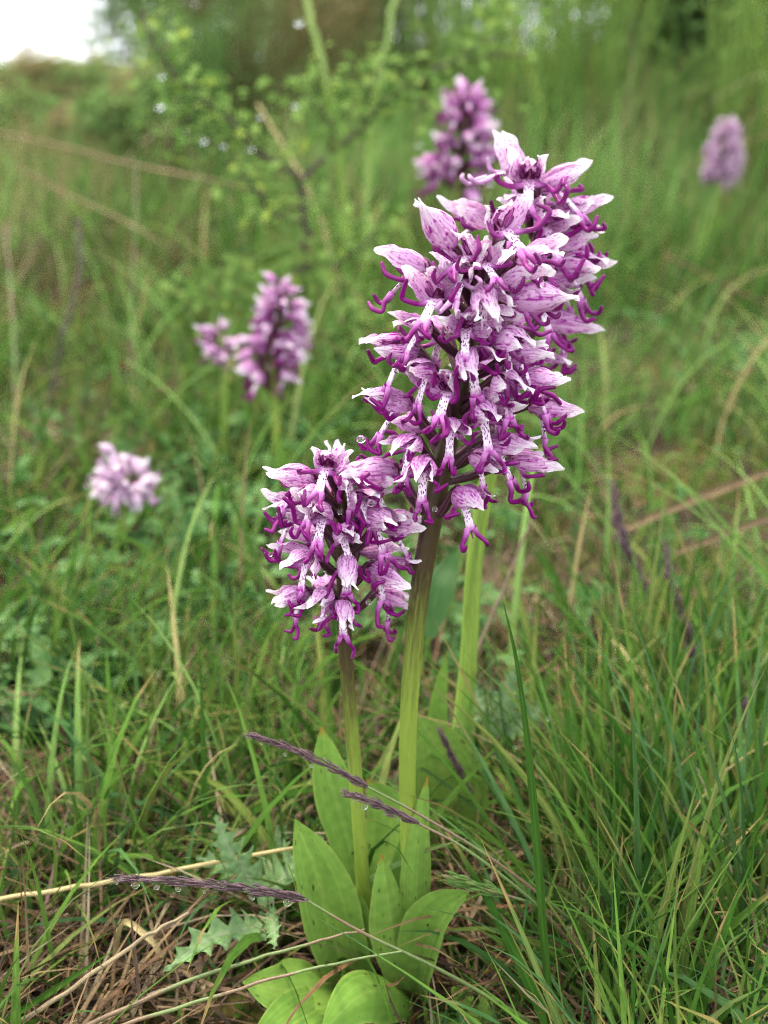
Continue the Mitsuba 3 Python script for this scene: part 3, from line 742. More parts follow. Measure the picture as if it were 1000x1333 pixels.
# short green sward
p = scatter(31000, 0.24, 2.6)
w = patchy(p, 4.2, 33)
bare = np.clip(0.72 * np.exp(-((p[:, 0] + 0.12) / 0.075) ** 2 - ((p[:, 1] - 0.41) / 0.075) ** 2) + 1.1 * np.exp(-((p[:, 0] - 0.03) / 0.105) ** 2 - ((p[:, 1] - 0.72) / 0.19) ** 2) + 0.8 * np.exp(-((p[:, 0] - 0.21) / 0.10) ** 2 - ((p[:, 1] - 0.90) / 0.14) ** 2) + 0.6 * np.exp(-((p[:, 0] + 0.20) / 0.05) ** 2 - ((p[:, 1] - 0.85) / 0.10) ** 2), 0, 1)
keep = (R(0, 1, len(p)) < np.clip(0.26 + 3.0 * (w - 0.46), 0.03, 1) * (1 - 0.93 * bare)) & (near_plants(p) > 0.016)
p = p[keep]; n = len(p)
far = np.clip(p[:, 1] / 0.9, 1, 4)
L = R(0.035, 0.125, n) * far**0.72
L = np.where((p[:, 1] < ym + 0.02) & (np.abs(p[:, 0] + 0.045) < 0.070), R(0.008, 0.022, n), L)
L = np.where((p[:, 1] < yb + 0.015) & (np.abs(p[:, 0] - 0.028) < 0.034), R(0.008, 0.024, n), L)
LOW = at_y(148, 790, on_ground(150, 790)[1])
L = np.where((np.abs(p[:, 0] - LOW[0]) < 0.03) & (p[:, 1] < LOW[1] + 0.01) & (p[:, 1] > LOW[1] - 0.16), 0.35 * L, L)
stuff("grass", "green meadow grass blades of the sward", "grass",
      blades(p, R(0, 6.28, n), np.abs(RNG.normal(0.40, 0.38, n)), RNG.normal(0.95, 0.65, n), L, (0.0012 + 0.0040 * R(0, 1, n) ** 2.2) * far**0.7, 6, R(-0.9, 0.9, n)), "grass_skin")

# long arching blades over the sward
p = scatter(3000, 0.50, 3.2)
w = patchy(p, 5, 61)
p = p[(R(0, 1, len(p)) < np.clip(0.5 + 2.5 * (w - 0.5), 0.1, 1)) & (near_plants(p) > 0.03) & ~((np.abs(p[:, 0] - at_y(148, 790, on_ground(150, 790)[1])[0]) < 0.06) & (p[:, 1] > 0.55) & (p[:, 1] < 0.9)) & (R(0, 1, len(p)) > 0.7 * np.exp(-((p[:, 0] - 0.03) / 0.10) ** 2 - ((p[:, 1] - 0.70) / 0.18) ** 2))]; n = len(p)
stuff("long_grass", "long pale green blades arching over the shorter sward", "grass",
      blades(p, R(0, 6.28, n), np.abs(RNG.normal(0.30, 0.25, n)), R(0.7, 1.9, n), np.where(p[:, 1] < 0.62, 0.6, 1) * R(0.10, 0.24, n), R(0.0018, 0.0042, n) * np.clip(p[:, 1] / 0.9, 1, 3)**0.6, 8, R(-0.9, 0.9, n), kid=300000, fold=True), "long_grass_skin")

# moss cushions between the stalks
p = scatter(26000, 0.34, 1.7)
w = patchy(p, 9, 71)
p = p[R(0, 1, len(p)) < np.clip(0.25 + 4.0 * (w - 0.5), 0.02, 1)]; n = len(p)
stuff("moss", "yellow brown moss cushions between the dead stalks", "moss",
      leaflets(p + np.stack([p[:, 0] * 0, p[:, 0] * 0, np.abs(RNG.normal(0.002, 0.004, n))], -1), RNG.normal(0, 0.8, (n, 3)) + A(0, 0, 0.6), RNG.normal(0, 1, (n, 3)) + A(0, 0, 0.9), R(0.004, 0.009, n), R(0.0015, 0.0030, n)), "moss_skin")

# taller grass farther off
p = scatter(34000, 1.25, 11.0, 27)
w = patchy(p, 2.4, 41)
p = p[R(0, 1, len(p)) < np.clip(0.45 + 3.4 * (w - 0.48), 0.04, 1)]; n = len(p)
tall = np.clip((p[:, 1] - 1.1) / 2.2, 0.12, 1) * (0.55 + 0.45 * smooth01(-0.16, -0.02, p[:, 0] / p[:, 1]))
stuff("tall_grass", "tall soft grass standing in the meadow behind the orchids", "grass",
      blades(p, RNG.normal(2.6, 0.8, n), np.abs(RNG.normal(0.12, 0.12, n)), RNG.normal(0.55, 0.4, n), R(0.18, 0.44, n) * tall, R(0.0026, 0.0056, n) * np.clip(p[:, 1] / 2, 0.8, 2.0), 5, R(-0.6, 0.6, n), kid=100000), "tall_grass_skin")
p = scatter(12000, 1.1, 9.0, 27)
w = patchy(p, 1.1, 47)
p = p[R(0, 1, len(p)) < np.clip(0.35 + 2.6 * (w - 0.5) + 0.65 * (p[:, 0] < -0.12 * p[:, 1]) - 0.2, 0.03, 1)]; n = len(p)
tall = np.clip((p[:, 1] - 0.9) / 2.2, 0.15, 1) * (0.6 + 0.4 * smooth01(-0.16, -0.02, p[:, 0] / p[:, 1]))
stuff("dry_grass", "bleached dry stalks mixed into the tall grass", "dry grass",
      blades(p, RNG.normal(2.6, 0.9, n), np.abs(RNG.normal(0.35, 0.35, n)), RNG.normal(0.5, 0.5, n), R(0.2, 0.55, n) * tall, R(0.002, 0.0042, n) * np.clip(p[:, 1] / 2, 0.8, 2.0), 5, R(-1.2, 1.2, n)), "straw_skin")

# clover-like ground cover
p = scatter(9000, 0.62, 2.4, 27)
w = patchy(p, 5, 51) + 0.35 * np.exp(-((p[:, 0] + 0.11 * p[:, 1]) / 0.12) ** 2 - ((p[:, 1] - 1.05) / 0.25) ** 2) + 0.25 * np.exp(-((p[:, 0] - 0.2) / 0.1) ** 2 - ((p[:, 1] - 0.8) / 0.15) ** 2)
p = p[R(0, 1, len(p)) < np.clip(3.6 * (w - 0.55), 0.01, 1)]; n = len(p)
foot = np.repeat(p + np.stack([R(-1, 1, n) * 0.004, R(-1, 1, n) * 0.004, R(0.018, 0.055, n)], -1), 3, 0)
ang = np.repeat(R(0, 6.28, n), 3) + np.tile([0, 2.09, 4.19], n)
tilt = np.repeat(RNG.normal(0, 0.35, (n, 2)), 3, 0)
nrm = np.concatenate([tilt, np.ones((3 * n, 1))], 1)
size = np.repeat(0.005 + 0.013 * R(0, 1, n) ** 1.5, 3)
stuff("clover", "small round green leaves of ground cover between the grass", "ground cover",
      leaflets(foot, nrm, np.stack([np.cos(ang), np.sin(ang), ang * 0 + 0.25], -1), size, size * 0.72), "clover_skin")


# ------------------------------------------------------------------ tussocks and single grasses one can pick out
TIPS = {}


def tussock(label, foot, n, L0, L1, W, az, spread, seed, lean=(0.1, 0.6), bend=(0.1, 0.7), shown=60, cat="grass tuft", kid=0, bsdf="grass_skin", group=None, radius=0.03):
    """A tuft of grass: the largest blades are parts, the finest are one part of kind stuff."""
    key = thing("grass_tuft", label, cat, "tufts of green grass")
    rng = np.random.default_rng(seed)
    r = radius * np.sqrt(rng.uniform(0, 1, n)); a = rng.uniform(0, 6.28, n)
    p = np.stack([foot[0] + r * np.cos(a), foot[1] + r * np.sin(a), np.zeros(n)], -1); p[:, 2] = gz(p[:, 0], p[:, 1]) - 0.003
    arg = dict(az=az + rng.normal(0, spread, n), lean=rng.uniform(*lean, n), bend=rng.uniform(*bend, n), L=rng.uniform(L0, L1, n), W=W * rng.uniform(0.7, 1.3, n), twist=rng.uniform(-0.8, 0.8, n))
    for i in range(min(shown, n)):
        m = blades(p[i:i + 1], **{k: v[i:i + 1] for k, v in arg.items()}, seg=9, kid=kid + seed * 500 + i, fold=True)
        put("blade", m, bsdf, key)
        if i % 9 == 4: TIPS.setdefault(key, []).append(m[0][3 * 6 + 1])
    if n > shown:
        m = blades(p[shown:], **{k: v[shown:] for k, v in arg.items()}, seg=7, kid=kid + seed * 500 + shown)
        labels[put("fine_blades", m, bsdf, key)] = {"kind": "stuff"}
    return key


def foot_at(px, py):
    q = on_ground(px, py)
    return q


tussock("dense dark green tuft of long thin blades filling the lower right corner", foot_at(890, 1236), 240, 0.07, 0.165, 0.0029, -0.5, 1.1, 1, (0.05, 0.75), (0.1, 0.8), 130, radius=0.050)
tussock("loose tuft of green blades between the front orchids and the dense dark tuft", foot_at(800, 1215), 70, 0.06, 0.12, 0.0024, -0.6, 1.0, 2, (0.2, 0.9), (0.1, 0.7), 60, radius=0.030)
tussock("green tuft of grass behind the dense dark one at the right edge", foot_at(905, 1010), 170, 0.08, 0.16, 0.0030, 0.2, 1.6, 3, (0.05, 0.6), (0.2, 0.9), 60, radius=0.05)
tussock("arching light green tuft of grass at the left edge, beside the low whitish pink orchid", foot_at(60, 920), 140, 0.06, 0.15, 0.0026, 1.2, 1.3, 4, (0.1, 0.8), (0.3, 1.1), 50, radius=0.05)
tussock("small bright green tuft of grass in front of the low whitish pink orchid", foot_at(225, 1010), 120, 0.05, 0.13, 0.0026, 0.9, 1.5, 5, (0.1, 0.8), (0.3, 1.1), 50, radius=0.05)
tussock("wispy green tuft of grass low in the picture, a little right of the bottom leaves", foot_at(760, 1345), 80, 0.05, 0.10, 0.0020, 0.4, 1.2, 6, (0.2, 0.9), (0.1, 0.7), 50, radius=0.03)


# ------------------------------------------------------------------ single stalks and blades, each at its own distance
def pix(pts):
    return [at(x, y, d) for x, y, d in pts]


def ribbon(label, pts, width, mat="grass_skin", name="grass_shoot", cat="grass blade", face=(0.1, -1, 0.5), prof=(0.9, 1.0, 0.75), fold=0.35, k=None, n=26, group=None, seed=0, roll=0.0):
    key = thing(name, label, cat, group or {"grass_shoot": "single long green blades", "dry_straw": "single dry blades and straws"}.get(name))
    m = leaf_blade(pix(pts), width, face, int(R(0, 9000)) if k is None else k, n, 5, fold=fold, prof=prof, roll=roll, wave=0.02)
    scene[key] = mikit.ply((m[0], m[1]), mat, True, uv=m[2])
    return key


def rod(label, pts, radii, mat, name="dry_straw", cat="dry straw", k=None, n=30, group=None):
    key = thing(name, label, cat, group or {"dry_straw": "single dry blades and straws", "weed_stalk": "weed stalks standing in the background"}.get(name))
    c = spline(pix(pts), n)
    c = c + 0.25 * np.mean(radii) * RNG.normal(0, 1, c.shape)
    m = tube(c, radii, n, 8, int(R(0, 9000)) if k is None else k)
    scene[key] = mikit.ply((m[0], m[1]), mat, True, uv=m[2])
    return key


def panicle(pts, n, L, W, spread, k, rng, mat_n=26):
    """The closed flower head of a grass: slim pointed spikelets overlapping along the axis (from its foot to its tip)."""
    c = spline(pts, 80); t = norm(np.gradient(c, axis=0)); out = []
    for i in range(n):
        q = rng.uniform(0.02, 0.93); j = int(q * 79)
        d = norm(rng.normal(0, 1, 3)); d = norm(d - t[j] * np.dot(d, t[j]))
        ln = L * rng.uniform(0.7, 1.25) * (1 - 0.3 * q)
        thick = W * (0.45 + 0.75 * math.sin(math.pi * min(1, q * 0.9 + 0.12))) * (0.7 + 0.5 * math.sin(q * 31 + k))
        b = c[j] + d * thick * rng.uniform(0.2, 1.3)
        tip = b + t[j] * ln + d * ln * spread * rng.uniform(0.2, 2.4)
        out.append(tube([b - t[j] * ln * 0.1, (b + tip) / 2 + d * ln * 0.05, tip], np.array([0.30, 1.0, 0.10]) * W * rng.uniform(0.26, 0.50), 6, 5, k + i % 40, ends=False))
    for i in range(n):
        q = rng.uniform(0.02, 0.97); j = int(q * 79); d = norm(rng.normal(0, 1, 3)); b = c[j] + d * W * 0.6
        out.append(tube([b, b + t[j] * L * 0.5 + d * L * 0.12, b + t[j] * L * 0.8 + d * L * rng.uniform(0.1, 0.4)], [W * 0.09, W * 0.03], 4, 3, k + 7, ends=False))
    out.append(tube(c, [W * 0.22, W * 0.12], 20, 5, k))
    return join(out)


def flowering_grass(label, head, stalk, n, L, W, r, seed, spread=0.12, more_heads=(), skin="purple_head_skin"):
    key = thing("flowering_grass", label, "flowering grass", "grasses in flower")
    rng = np.random.default_rng(seed)
    for h in (head, *more_heads):
        labels[put("flower_head", panicle(pix(h), n, L, W, spread, 100 * seed, rng), skin, key)] = {"kind": "stuff"}
    put("stalk", tube(pix(stalk), r, 50, 8, seed), "stalk_skin", key)
    return key


flowering_grass("grass with a long dark purple flower head beaded with drops, low at the left", [(402, 1172, .452), (330, 1158, .450), (240, 1148, .448), (138, 1143, .446)],
                [(396, 1170, .452), (470, 1213, .456), (560, 1256, .460), (640, 1300, .464), (722, 1352, .470), (800, 1420, .490)], 220, 0.0052, 0.00088, [0.0004, 0.0007, 0.0009], 1, 0.10)
flowering_grass("grass with a dark purple flower head crossing the short orchid's stem", [(482, 1026, .452), (430, 998, .450), (375, 973, .449), (316, 954, .448)],
                [(478, 1024, .452), (545, 1060, .456), (640, 1118, .466), (740, 1196, .485), (800, 1262, .505)], 180, 0.0046, 0.00080, [0.0004, 0.0006, 0.0009], 2, 0.10)
flowering_grass("grass with a short purple flower head just right of the short orchid's stem", [(548, 1074, .448), (512, 1056, .446), (478, 1042, .445), (446, 1033, .444)],
                [(545, 1072, .448), (610, 1108, .455), (700, 1180, .470), (770, 1262, .490)], 120, 0.0042, 0.00080, [0.0004, 0.0006, 0.0008], 3, 0.14)
flowering_grass("grass with a greyish purple flower head leaning over the back orchid's leaf", [(618, 1044, .545), (600, 1006, .543), (584, 975, .541), (571, 950, .540)],
                [(616, 1042, .545), (640, 1070, .545), (690, 1110, .55), (750, 1170, .56)], 110, 0.0046, 0.00085, [0.0004, 0.0006, 0.0009], 4)
flowering_grass("thin dark purple grass head standing in the blurred grass at the right, the farther of two", [(846, 792, .74), (826, 735, .74), (808, 690, .74), (798, 632, .74)],
                [(845, 790, .74), (858, 850, .735), (868, 930, .73), (872, 1010, .72)], 130, 0.009, 0.0022, [0.0006, 0.0009, 0.0012], 5, 0.06)
flowering_grass("thin dark purple grass head standing in the blurred grass at the right, the nearer of two", [(906, 880, .67), (894, 825, .67), (876, 770, .67), (868, 712, .67)],
                [(905, 878, .67), (915, 940, .665), (922, 1010, .66), (926, 1080, .66)], 130, 0.008, 0.0020, [0.0006, 0.0009, 0.0012], 6, 0.06)
flowering_grass("short hanging purple brown grass head at the right edge", [(972, 905, .62), (966, 940, .62), (962, 990, .62)],
                [(972, 907, .62), (985, 880, .62), (1010, 850, .62), (1050, 900, .62), (1065, 1060, .62)], 70, 0.007, 0.0018, [0.0007, 0.0008, 0.0012], 7, 0.08)
flowering_grass("pale green grass ear pointing left above the right folded leaf", [(660, 1166, .475), (630, 1156, .474), (606, 1150, .473), (582, 1143, .472)],
                [(658, 1165, .475), (700, 1180, .478), (760, 1215, .49), (810, 1270, .505)], 90, 0.006, 0.0015, [0.0005, 0.0008, 0.001], 8, 0.1, skin="long_grass_skin")
rod("pale yellow straw lying across the lower left, ending at the broad orchid leaf", [(420, 1096, .520), (375, 1105, .517), (240, 1130, .508), (110, 1153, .500), (0, 1171, .495), (-110, 1196, .50), (-170, 1240, .52)], [0.0006, 0.0008, 0.0009, 0.0009, 0.0009], "yellow_straw_skin")
rod("red brown grass stalk crossing in front of the bottom leaves", [(522, 1238, .452), (400, 1262, .450), (280, 1297, .448), (150, 1337, .446), (20, 1380, .446), (-40, 1420, .45)], [0.0004, 0.0006, 0.0008, 0.0008], "stalk_skin", "grass_stalk", "grass stalk", 37)
rod("grey green grass stalk running just above the red brown one", [(476, 1210, .470), (400, 1229, .468), (250, 1276, .462), (110, 1337, .455), (40, 1375, .455)], [0.0003, 0.0006, 0.0009, 0.0010], "stalk_skin", "grass_stalk", "grass stalk", 51)
rod("orange brown straw slanting up from the lower left corner", [(246, 1188, .475), (180, 1226, .468), (90, 1290, .458), (18, 1336, .452), (-40, 1380, .45)], [0.0005, 0.0008, 0.0009, 0.001], "straw_skin", k=8)
ribbon("narrow green blade slanting beside the orange brown straw", [(-40, 1356, .455), (40, 1308, .460), (95, 1272, .463), (150, 1236, .467)], 0.0024, k=12)
ribbon("tall upright green blade right of the bright leaves, reaching to mid height", [(726, 1420, .455), (717, 1333, .452), (704, 1170, .446), (690, 1000, .438), (674, 870, .432), (654, 778, .428)], 0.0030, prof=(0.9, 1.0, 0.7), k=44)
rod("pale dry stem leaning right behind the right side of the front orchids", [(692, 676, .66), (655, 768, .65), (620, 850, .64), (590, 930, .63), (570, 1000, .63)], [0.0007, 0.0010, 0.0012], "straw_skin", k=77)
rod("short cream coloured broken straw among the grass right of centre", [(798, 834, .66), (826, 866, .655), (846, 898, .65), (856, 950, .64)], [0.0014, 0.0014, 0.0012], "yellow_straw_skin")
ribbon("brown dry blade slanting up to the right edge, the upper of two", [(812, 688, .84), (860, 668, .84), (930, 640, .84), (1020, 612, .84), (1080, 640, .84)], 0.0058, "straw_skin", "dry_straw", "dry grass blade", k=23)
ribbon("brown dry blade slanting up to the right edge, the lower of two", [(864, 724, .80), (920, 704, .80), (1010, 674, .80), (1070, 690, .80)], 0.0046, "straw_skin", "dry_straw", "dry grass blade", k=31)
ribbon("pale dry blade at the left edge below the low whitish orchid", [(-30, 806, .78), (20, 806, .78), (60, 798, .78), (92, 782, .78)], 0.0048, "straw_skin", "dry_straw", "dry grass blade", k=19)
ribbon("thin brown curled blade near the left edge", [(-20, 790, .82), (25, 752, .82), (46, 718, .82), (56, 680, .82)], 0.0032, "straw_skin", "dry_straw", "dry grass blade", k=5)
ribbon("pale broken blade bent over the brown thatch at the lower left", [(148, 1262, .515), (158, 1202, .505), (188, 1216, .500), (212, 1246, .50), (224, 1286, .505)], 0.0026, "yellow_straw_skin", "dry_straw", "dry grass blade", k=3)
ribbon("bright green curved blade low at the right edge", [(870, 1330, .475), (892, 1290, .472), (930, 1228, .468), (990, 1172, .462), (1040, 1140, .46)], 0.0034, k=81)
ribbon("wide pale green blade slanting up to the right edge", [(886, 1262, .535), (924, 1196, .535), (965, 1120, .53), (1015, 1035, .525), (1040, 990, .52)], 0.0052, k=67)
ribbon("narrow pale green blade beside the wide slanting one", [(900, 1240, .52), (940, 1170, .518), (975, 1110, .515), (1020, 1040, .51)], 0.0030, k=68)
ribbon("broad dark green blade pointing up left at the bottom right", [(880, 1400, .475), (838, 1336, .475), (806, 1282, .473), (778, 1216, .470)], 0.0075, k=90, prof=(1, 1, .8))
ribbon("broad dark green blade at the bottom edge, left of the other broad one", [(850, 1420, .462), (810, 1350, .462), (782, 1318, .462), (740, 1280, .46)], 0.0068, k=91, prof=(1, 1, .8))
ribbon("upright green blade in the lower right corner", [(1000, 1400, .455), (996, 1320, .455), (992, 1280, .454), (990, 1240, .453)], 0.0052, k=92, prof=(1, 1, .8))
ribbon("light green blade arching right towards the dark purple head", [(80, 1010, .64), (170, 972, .63), (250, 950, .62), (340, 948, .61), (372, 962, .61)], 0.0030, k=33)
ribbon("light green blade rising from the left edge in a low arc", [(-30, 960, .70), (60, 912, .70), (140, 868, .70), (240, 832, .70)], 0.0036, k=34)
ribbon("long green blade slanting up right of the low whitish orchid", [(150, 850, .80), (200, 790, .80), (260, 720, .80), (290, 660, .80), (310, 600, .80)], 0.0042, k=35)
ribbon("green blade curving over the brown moss right of the bright stem", [(760, 850, .74), (740, 800, .74), (720, 745, .74), (690, 705, .74)], 0.004, k=36)
ribbon("broad bluish green leaf behind the front orchid's stem", [(560, 830, .62), (566, 790, .62), (578, 750, .62), (596, 716, .62)], 0.014, "clover_skin", "broad_leaf", "leaf", fold=0.2, prof=(.3, 1, .9), k=42)
rod("long bleached stalk fallen across the blurred meadow at the upper left, the higher of two", [(-40, 165, 1.9), (60, 186, 1.9), (180, 216, 1.88), (290, 238, 1.86), (390, 262, 2.0)], [0.0018, 0.0022, 0.0012], "straw_skin", k=14)
rod("bleached stalk fallen across the blurred meadow at the upper left, the lower of two", [(20, 215, 1.75), (80, 250, 1.75), (150, 282, 1.74), (215, 320, 1.73), (275, 366, 1.85)], [0.0014, 0.0019, 0.0012], "straw_skin", k=14)
rod("dark brown weed stem in the blurred grass at the left", [(102, 285, 1.40), (104, 340, 1.39), (96, 390, 1.38), (78, 450, 1.37), (66, 520, 1.36)], [0.0024, 0.0026, 0.003], "bark_skin", "weed_stalk", "weed stem")
rod("straight thin brown stem left of the thorny shrub", [(178, 205, 1.5), (176, 290, 1.48), (172, 400, 1.45), (168, 500, 1.42)], [0.0009, 0.0011, 0.0014], "stalk_skin", "weed_stalk", "weed stem", 66)
rod("upright green stem near the left edge", [(6, 290, 1.35), (14, 370, 1.33), (18, 450, 1.31), (22, 540, 1.3)], [0.001, 0.0016, 0.002], "stalk_skin", "weed_stalk", "weed stem")
rod("thick bright green shoot leaning left at the top centre", [(392, -40, 1.75), (406, 30, 1.75), (424, 110, 1.76), (438, 180, 1.8), (452, 300, 1.85), (456, 460, 1.9)], [0.004, 0.0042, 0.0044, 0.0044], "green_stem_skin", "weed_stalk", "weed stem")
rod("thick bright green shoot leaning right at the top centre", [(520, -40, 1.8), (506, 40, 1.8), (490, 120, 1.82), (480, 200, 1.85), (474, 460, 1.9)], [0.0034, 0.004, 0.004, 0.004], "green_stem_skin", "weed_stalk", "weed stem")
rod("pale dry stalk lying in the blurred grass below the far pink orchid", [(862, 330, 1.8), (905, 352, 1.8), (970, 384, 1.8), (1040, 410, 1.8)], [0.0022, 0.0026, 0.0022], "straw_skin", k=12)
rod("thin pale stalk slanting behind the thorny shrub's left arm", [(335, 135, 1.5), (365, 185, 1.5), (400, 245, 1.5), (430, 330, 1.5), (450, 460, 1.5)], [0.0018, 0.0018, 0.0014], "yellow_straw_skin")


# ------------------------------------------------------------------ thistle rosette
def thistle_leaf(pts, width, face, k):
    n = 61
    c = spline(pix(pts), n); t = norm(np.gradient(c, axis=0)); s = norm(np.cross(t, np.broadcast_to(norm(A(*face)), t.shape))); nn = np.cross(s, t)
    q = np.linspace(0, 1, n); a = np.linspace(-1, 1, 7)
    saw = 1 - np.abs(((q * 7.5) % 1) - 0.3) / 0.7
    w = np.interp(q, [0, .1, .35, .7, 1], [.12, .35, 1, .75, .05]) * (0.34 + 0.95 * np.clip(saw, 0, 1) ** 2.2)
    fwd = (0.35 * np.clip(saw, 0, 1) * w)[:, None] * np.abs(a)[None] * width
    side = a[None] * (w * width / 2)[:, None]
    v = c[:, None] + side[..., None] * s[:, None] + (np.abs(side) * 0.3 + 0.07 * width * np.sin(q * 46)[:, None] * a[None] ** 2)[..., None] * nn[:, None] + fwd[..., None] * t[:, None]
    u = np.stack(np.broadcast_arrays(k + 0.5 + 0.45 * a[None], q[:, None]), -1)
    return v.reshape(-1, 3), grid_faces(n, 7), u.reshape(-1, 2)


def thistle(label, leaves):
    key = thing("thistle", label, "thistle")
    for i, (pts, w, face) in enumerate(leaves):
        put("leaf", thistle_leaf([(x, y, d - 0.026) for x, y, d in pts], w, face, 7 * i + 3), "thistle_skin", key)


thistle("grey green thistle with spiny leaves left of the broad orchid leaf", [
    ([(345, 1190, .538), (330, 1206, .528), (272, 1222, .510), (212, 1266, .490)], 0.0155, (0.1, -0.7, 0.8)),
    ([(346, 1182, .540), (322, 1140, .540), (296, 1100, .535), (280, 1060, .530)], 0.015, (0.3, -0.9, 0.5)),
    ([(348, 1180, .542), (330, 1150, .545), (296, 1128, .545), (255, 1116, .545)], 0.014, (0, -0.7, 0.8)),
    ([(350, 1186, .540), (354, 1196, .528), (357, 1210, .518), (358, 1236, .508)], 0.014, (-0.3, -0.8, 0.5)),
    ([(350, 1178, .545), (362, 1150, .55), (388, 1118, .555), (420, 1090, .56)], 0.018, (-0.3, -0.7, 0.7)),
    ([(350, 1178, .545), (352, 1140, .56), (358, 1100, .575), (372, 1075, .585)], 0.014, (0, -0.7, 0.7))])
thistle("pale green thistle in the shade behind the bright green stem, right of centre", [
    ([(650, 960, .64), (655, 930, .635), (660, 900, .63), (672, 868, .625)], 0.018, (0, -0.9, 0.5)),
    ([(650, 960, .64), (632, 932, .63), (622, 908, .63), (612, 885, .63)], 0.016, (0, -0.9, 0.5)),
    ([(650, 960, .64), (676, 945, .63), (700, 925, .625), (716, 915, .62)], 0.014, (0, -0.8, 0.6))])


# ------------------------------------------------------------------ thorny shrub behind, bushes and brooms at the back
def shrub():
    key = thing("thorny_shrub", "young thorny shrub with dark crooked branches and small fresh green leaves", "shrub")
    y0 = 1.42
    P = lambda pts: [at_y(x, y, y0 + d) for x, y, d in pts]
    rng = np.random.default_rng(77)
    br = [([(398, 570, 0), (402, 470, 0), (398, 380, 0), (397, 300, 0), (392, 236, 0)], (.0052, .0046)), ([(392, 236, 0), (350, 202, -.02), (300, 160, -.03), (262, 128, -.05), (228, 98, -.06), (200, 55, -.06), (186, 15, -.05)], (.0044, .002)),
          ([(392, 236, 0), (432, 198, .02), (472, 164, .04), (532, 110, .05), (600, 80, .07), (684, 70, .1)], (.0044, .002)), ([(398, 345, 0), (350, 372, -.05), (300, 384, -.08), (246, 390, -.1)], (.003, .0012)),
          ([(398, 380, 0), (440, 345, -.03), (476, 318, -.05), (500, 280, -.05)], (.003, .0012)), ([(397, 290, 0), (352, 278, -.06), (330, 242, -.09), (288, 206, -.1)], (.003, .0012)),
          ([(430, 200, .02), (432, 160, 0), (400, 130, -.02), (384, 90, -.03)], (.0026, .0012)), ([(402, 430, 0), (446, 440, -.06), (482, 410, -.09)], (.0026, .0012)), ([(532, 110, .05), (560, 140, .03), (640, 165, .02)], (.0022, .0011)),
          ([(262, 128, -.05), (240, 160, -.06), (216, 180, -.07)], (.0022, .001)), ([(402, 470, 0), (350, 455, -.06), (320, 430, -.1)], (.0024, .001)), ([(600, 80, .07), (640, 50, .07), (690, 40, .07)], (.002, .001)),
          ([(472, 164, .04), (480, 120, .02), (500, 80, .02)], (.0022, .001))]
    cs = []
    for pts, rr in br:
        c = spline(P(pts), 30) + rng.normal(0, 0.0016, (30, 3))
        m = tube(c, np.array(rr) * 0.75, 30, 7)
        put("branch", m, "bark_skin", key)
        cs.append(c)
    foot, along = [], []
    for i, c in enumerate(cs):
        n = (110 if i in (1, 2) else 95 if i in (3, 4, 7, 10) else 55)
        if i == 0: n = 40
        q = rng.integers(3 if i else 10, 30, n)
        d = norm(rng.normal(0, 1, (n, 3)) + A(0, 0, 0.5))
        foot.append(c[q] + d * rng.uniform(0.0, 0.040, n)[:, None]); along.append(norm(d + rng.normal(0, 0.5, (n, 3))))
    foot, along = np.vstack(foot), np.vstack(along)
    nrm = norm(rng.normal(0, 0.35, foot.shape) + A(0, -0.4, 0.9)); L = rng.uniform(0.009, 0.018, len(foot))
    order = np.argsort(-L); foot, along, nrm, L = foot[order], along[order], nrm[order], L[order]
    for i in range(300):
        put("leaf", leaflets(foot[i:i+1], nrm[i:i+1], along[i:i+1], L[i:i+1], L[i:i+1] * 0.62, kid=i), "shrub_leaf_skin", key)
    labels[put("small_leaves", leaflets(foot[300:], nrm[300:], along[300:], L[300:], L[300:] * 0.62, kid=300), "shrub_leaf_skin", key)] = {"kind": "stuff"}
    return cs


SHRUB = shrub()


def bush(name, label, x_px, dist, height, width, n, leaf, mat, cat, seed, group=None, stems=7, shape=0.75, hang=0.0):
    """A bush with several stems and a crown of leaves that clump round its twigs."""
    key = thing(name, label, cat, group)
    rng = np.random.default_rng(seed)
    x = (x_px - CX) / FPX * dist / math.cos(PITCH) * 0.97
    g = float(gz(x, dist))
    ends = []
    for i in range(stems):
        a = rng.uniform(0, 6.28); r = width / 2 * math.sqrt(rng.uniform(0.05, 0.75)); h = height * rng.uniform(0.55, 0.92)
        p0 = A(x + 0.06 * width * math.cos(a), dist + 0.06 * width * math.sin(a), g - 0.02); p2 = A(x + r * math.cos(a), dist + r * math.sin(a), g + h)
        p1 = (p0 + p2) / 2 + A(0, 0, 0.12 * h) + rng.normal(0, 0.03 * height, 3)
        c = spline([p0, p1, p2], 16)
        put("stem", tube(c, [0.012 * height, 0.004 * height], 16, 6), "bark_skin", key)
        ends.append(c[5:])
    c = np.vstack(ends)
    k = rng.integers(0, len(c), n // 25)
    clump = c[k] + rng.normal(0, 1, (len(k), 3)) * A(width * 0.14, width * 0.14, height * 0.10)
    f = np.repeat(clump, 25, 0) + rng.normal(0, 1, (len(k) * 25, 3)) * A(0.055, 0.055, 0.05) * max(height, width) * 0.8
    f = f[f[:, 2] > g + 0.03]
    m = leaflets(f, rng.normal(0, 0.32, f.shape) + A(0, -0.25, 1.0), rng.normal(0, 1, f.shape) * A(1, 1, 0.4) - A(0, 0, hang), leaf * rng.uniform(0.6, 1.3, len(f)), leaf * shape * rng.uniform(0.4, 0.7, len(f)), kid=seed * 100)
    labels[put("foliage", m, mat, key)] = {"kind": "stuff"}
    return key


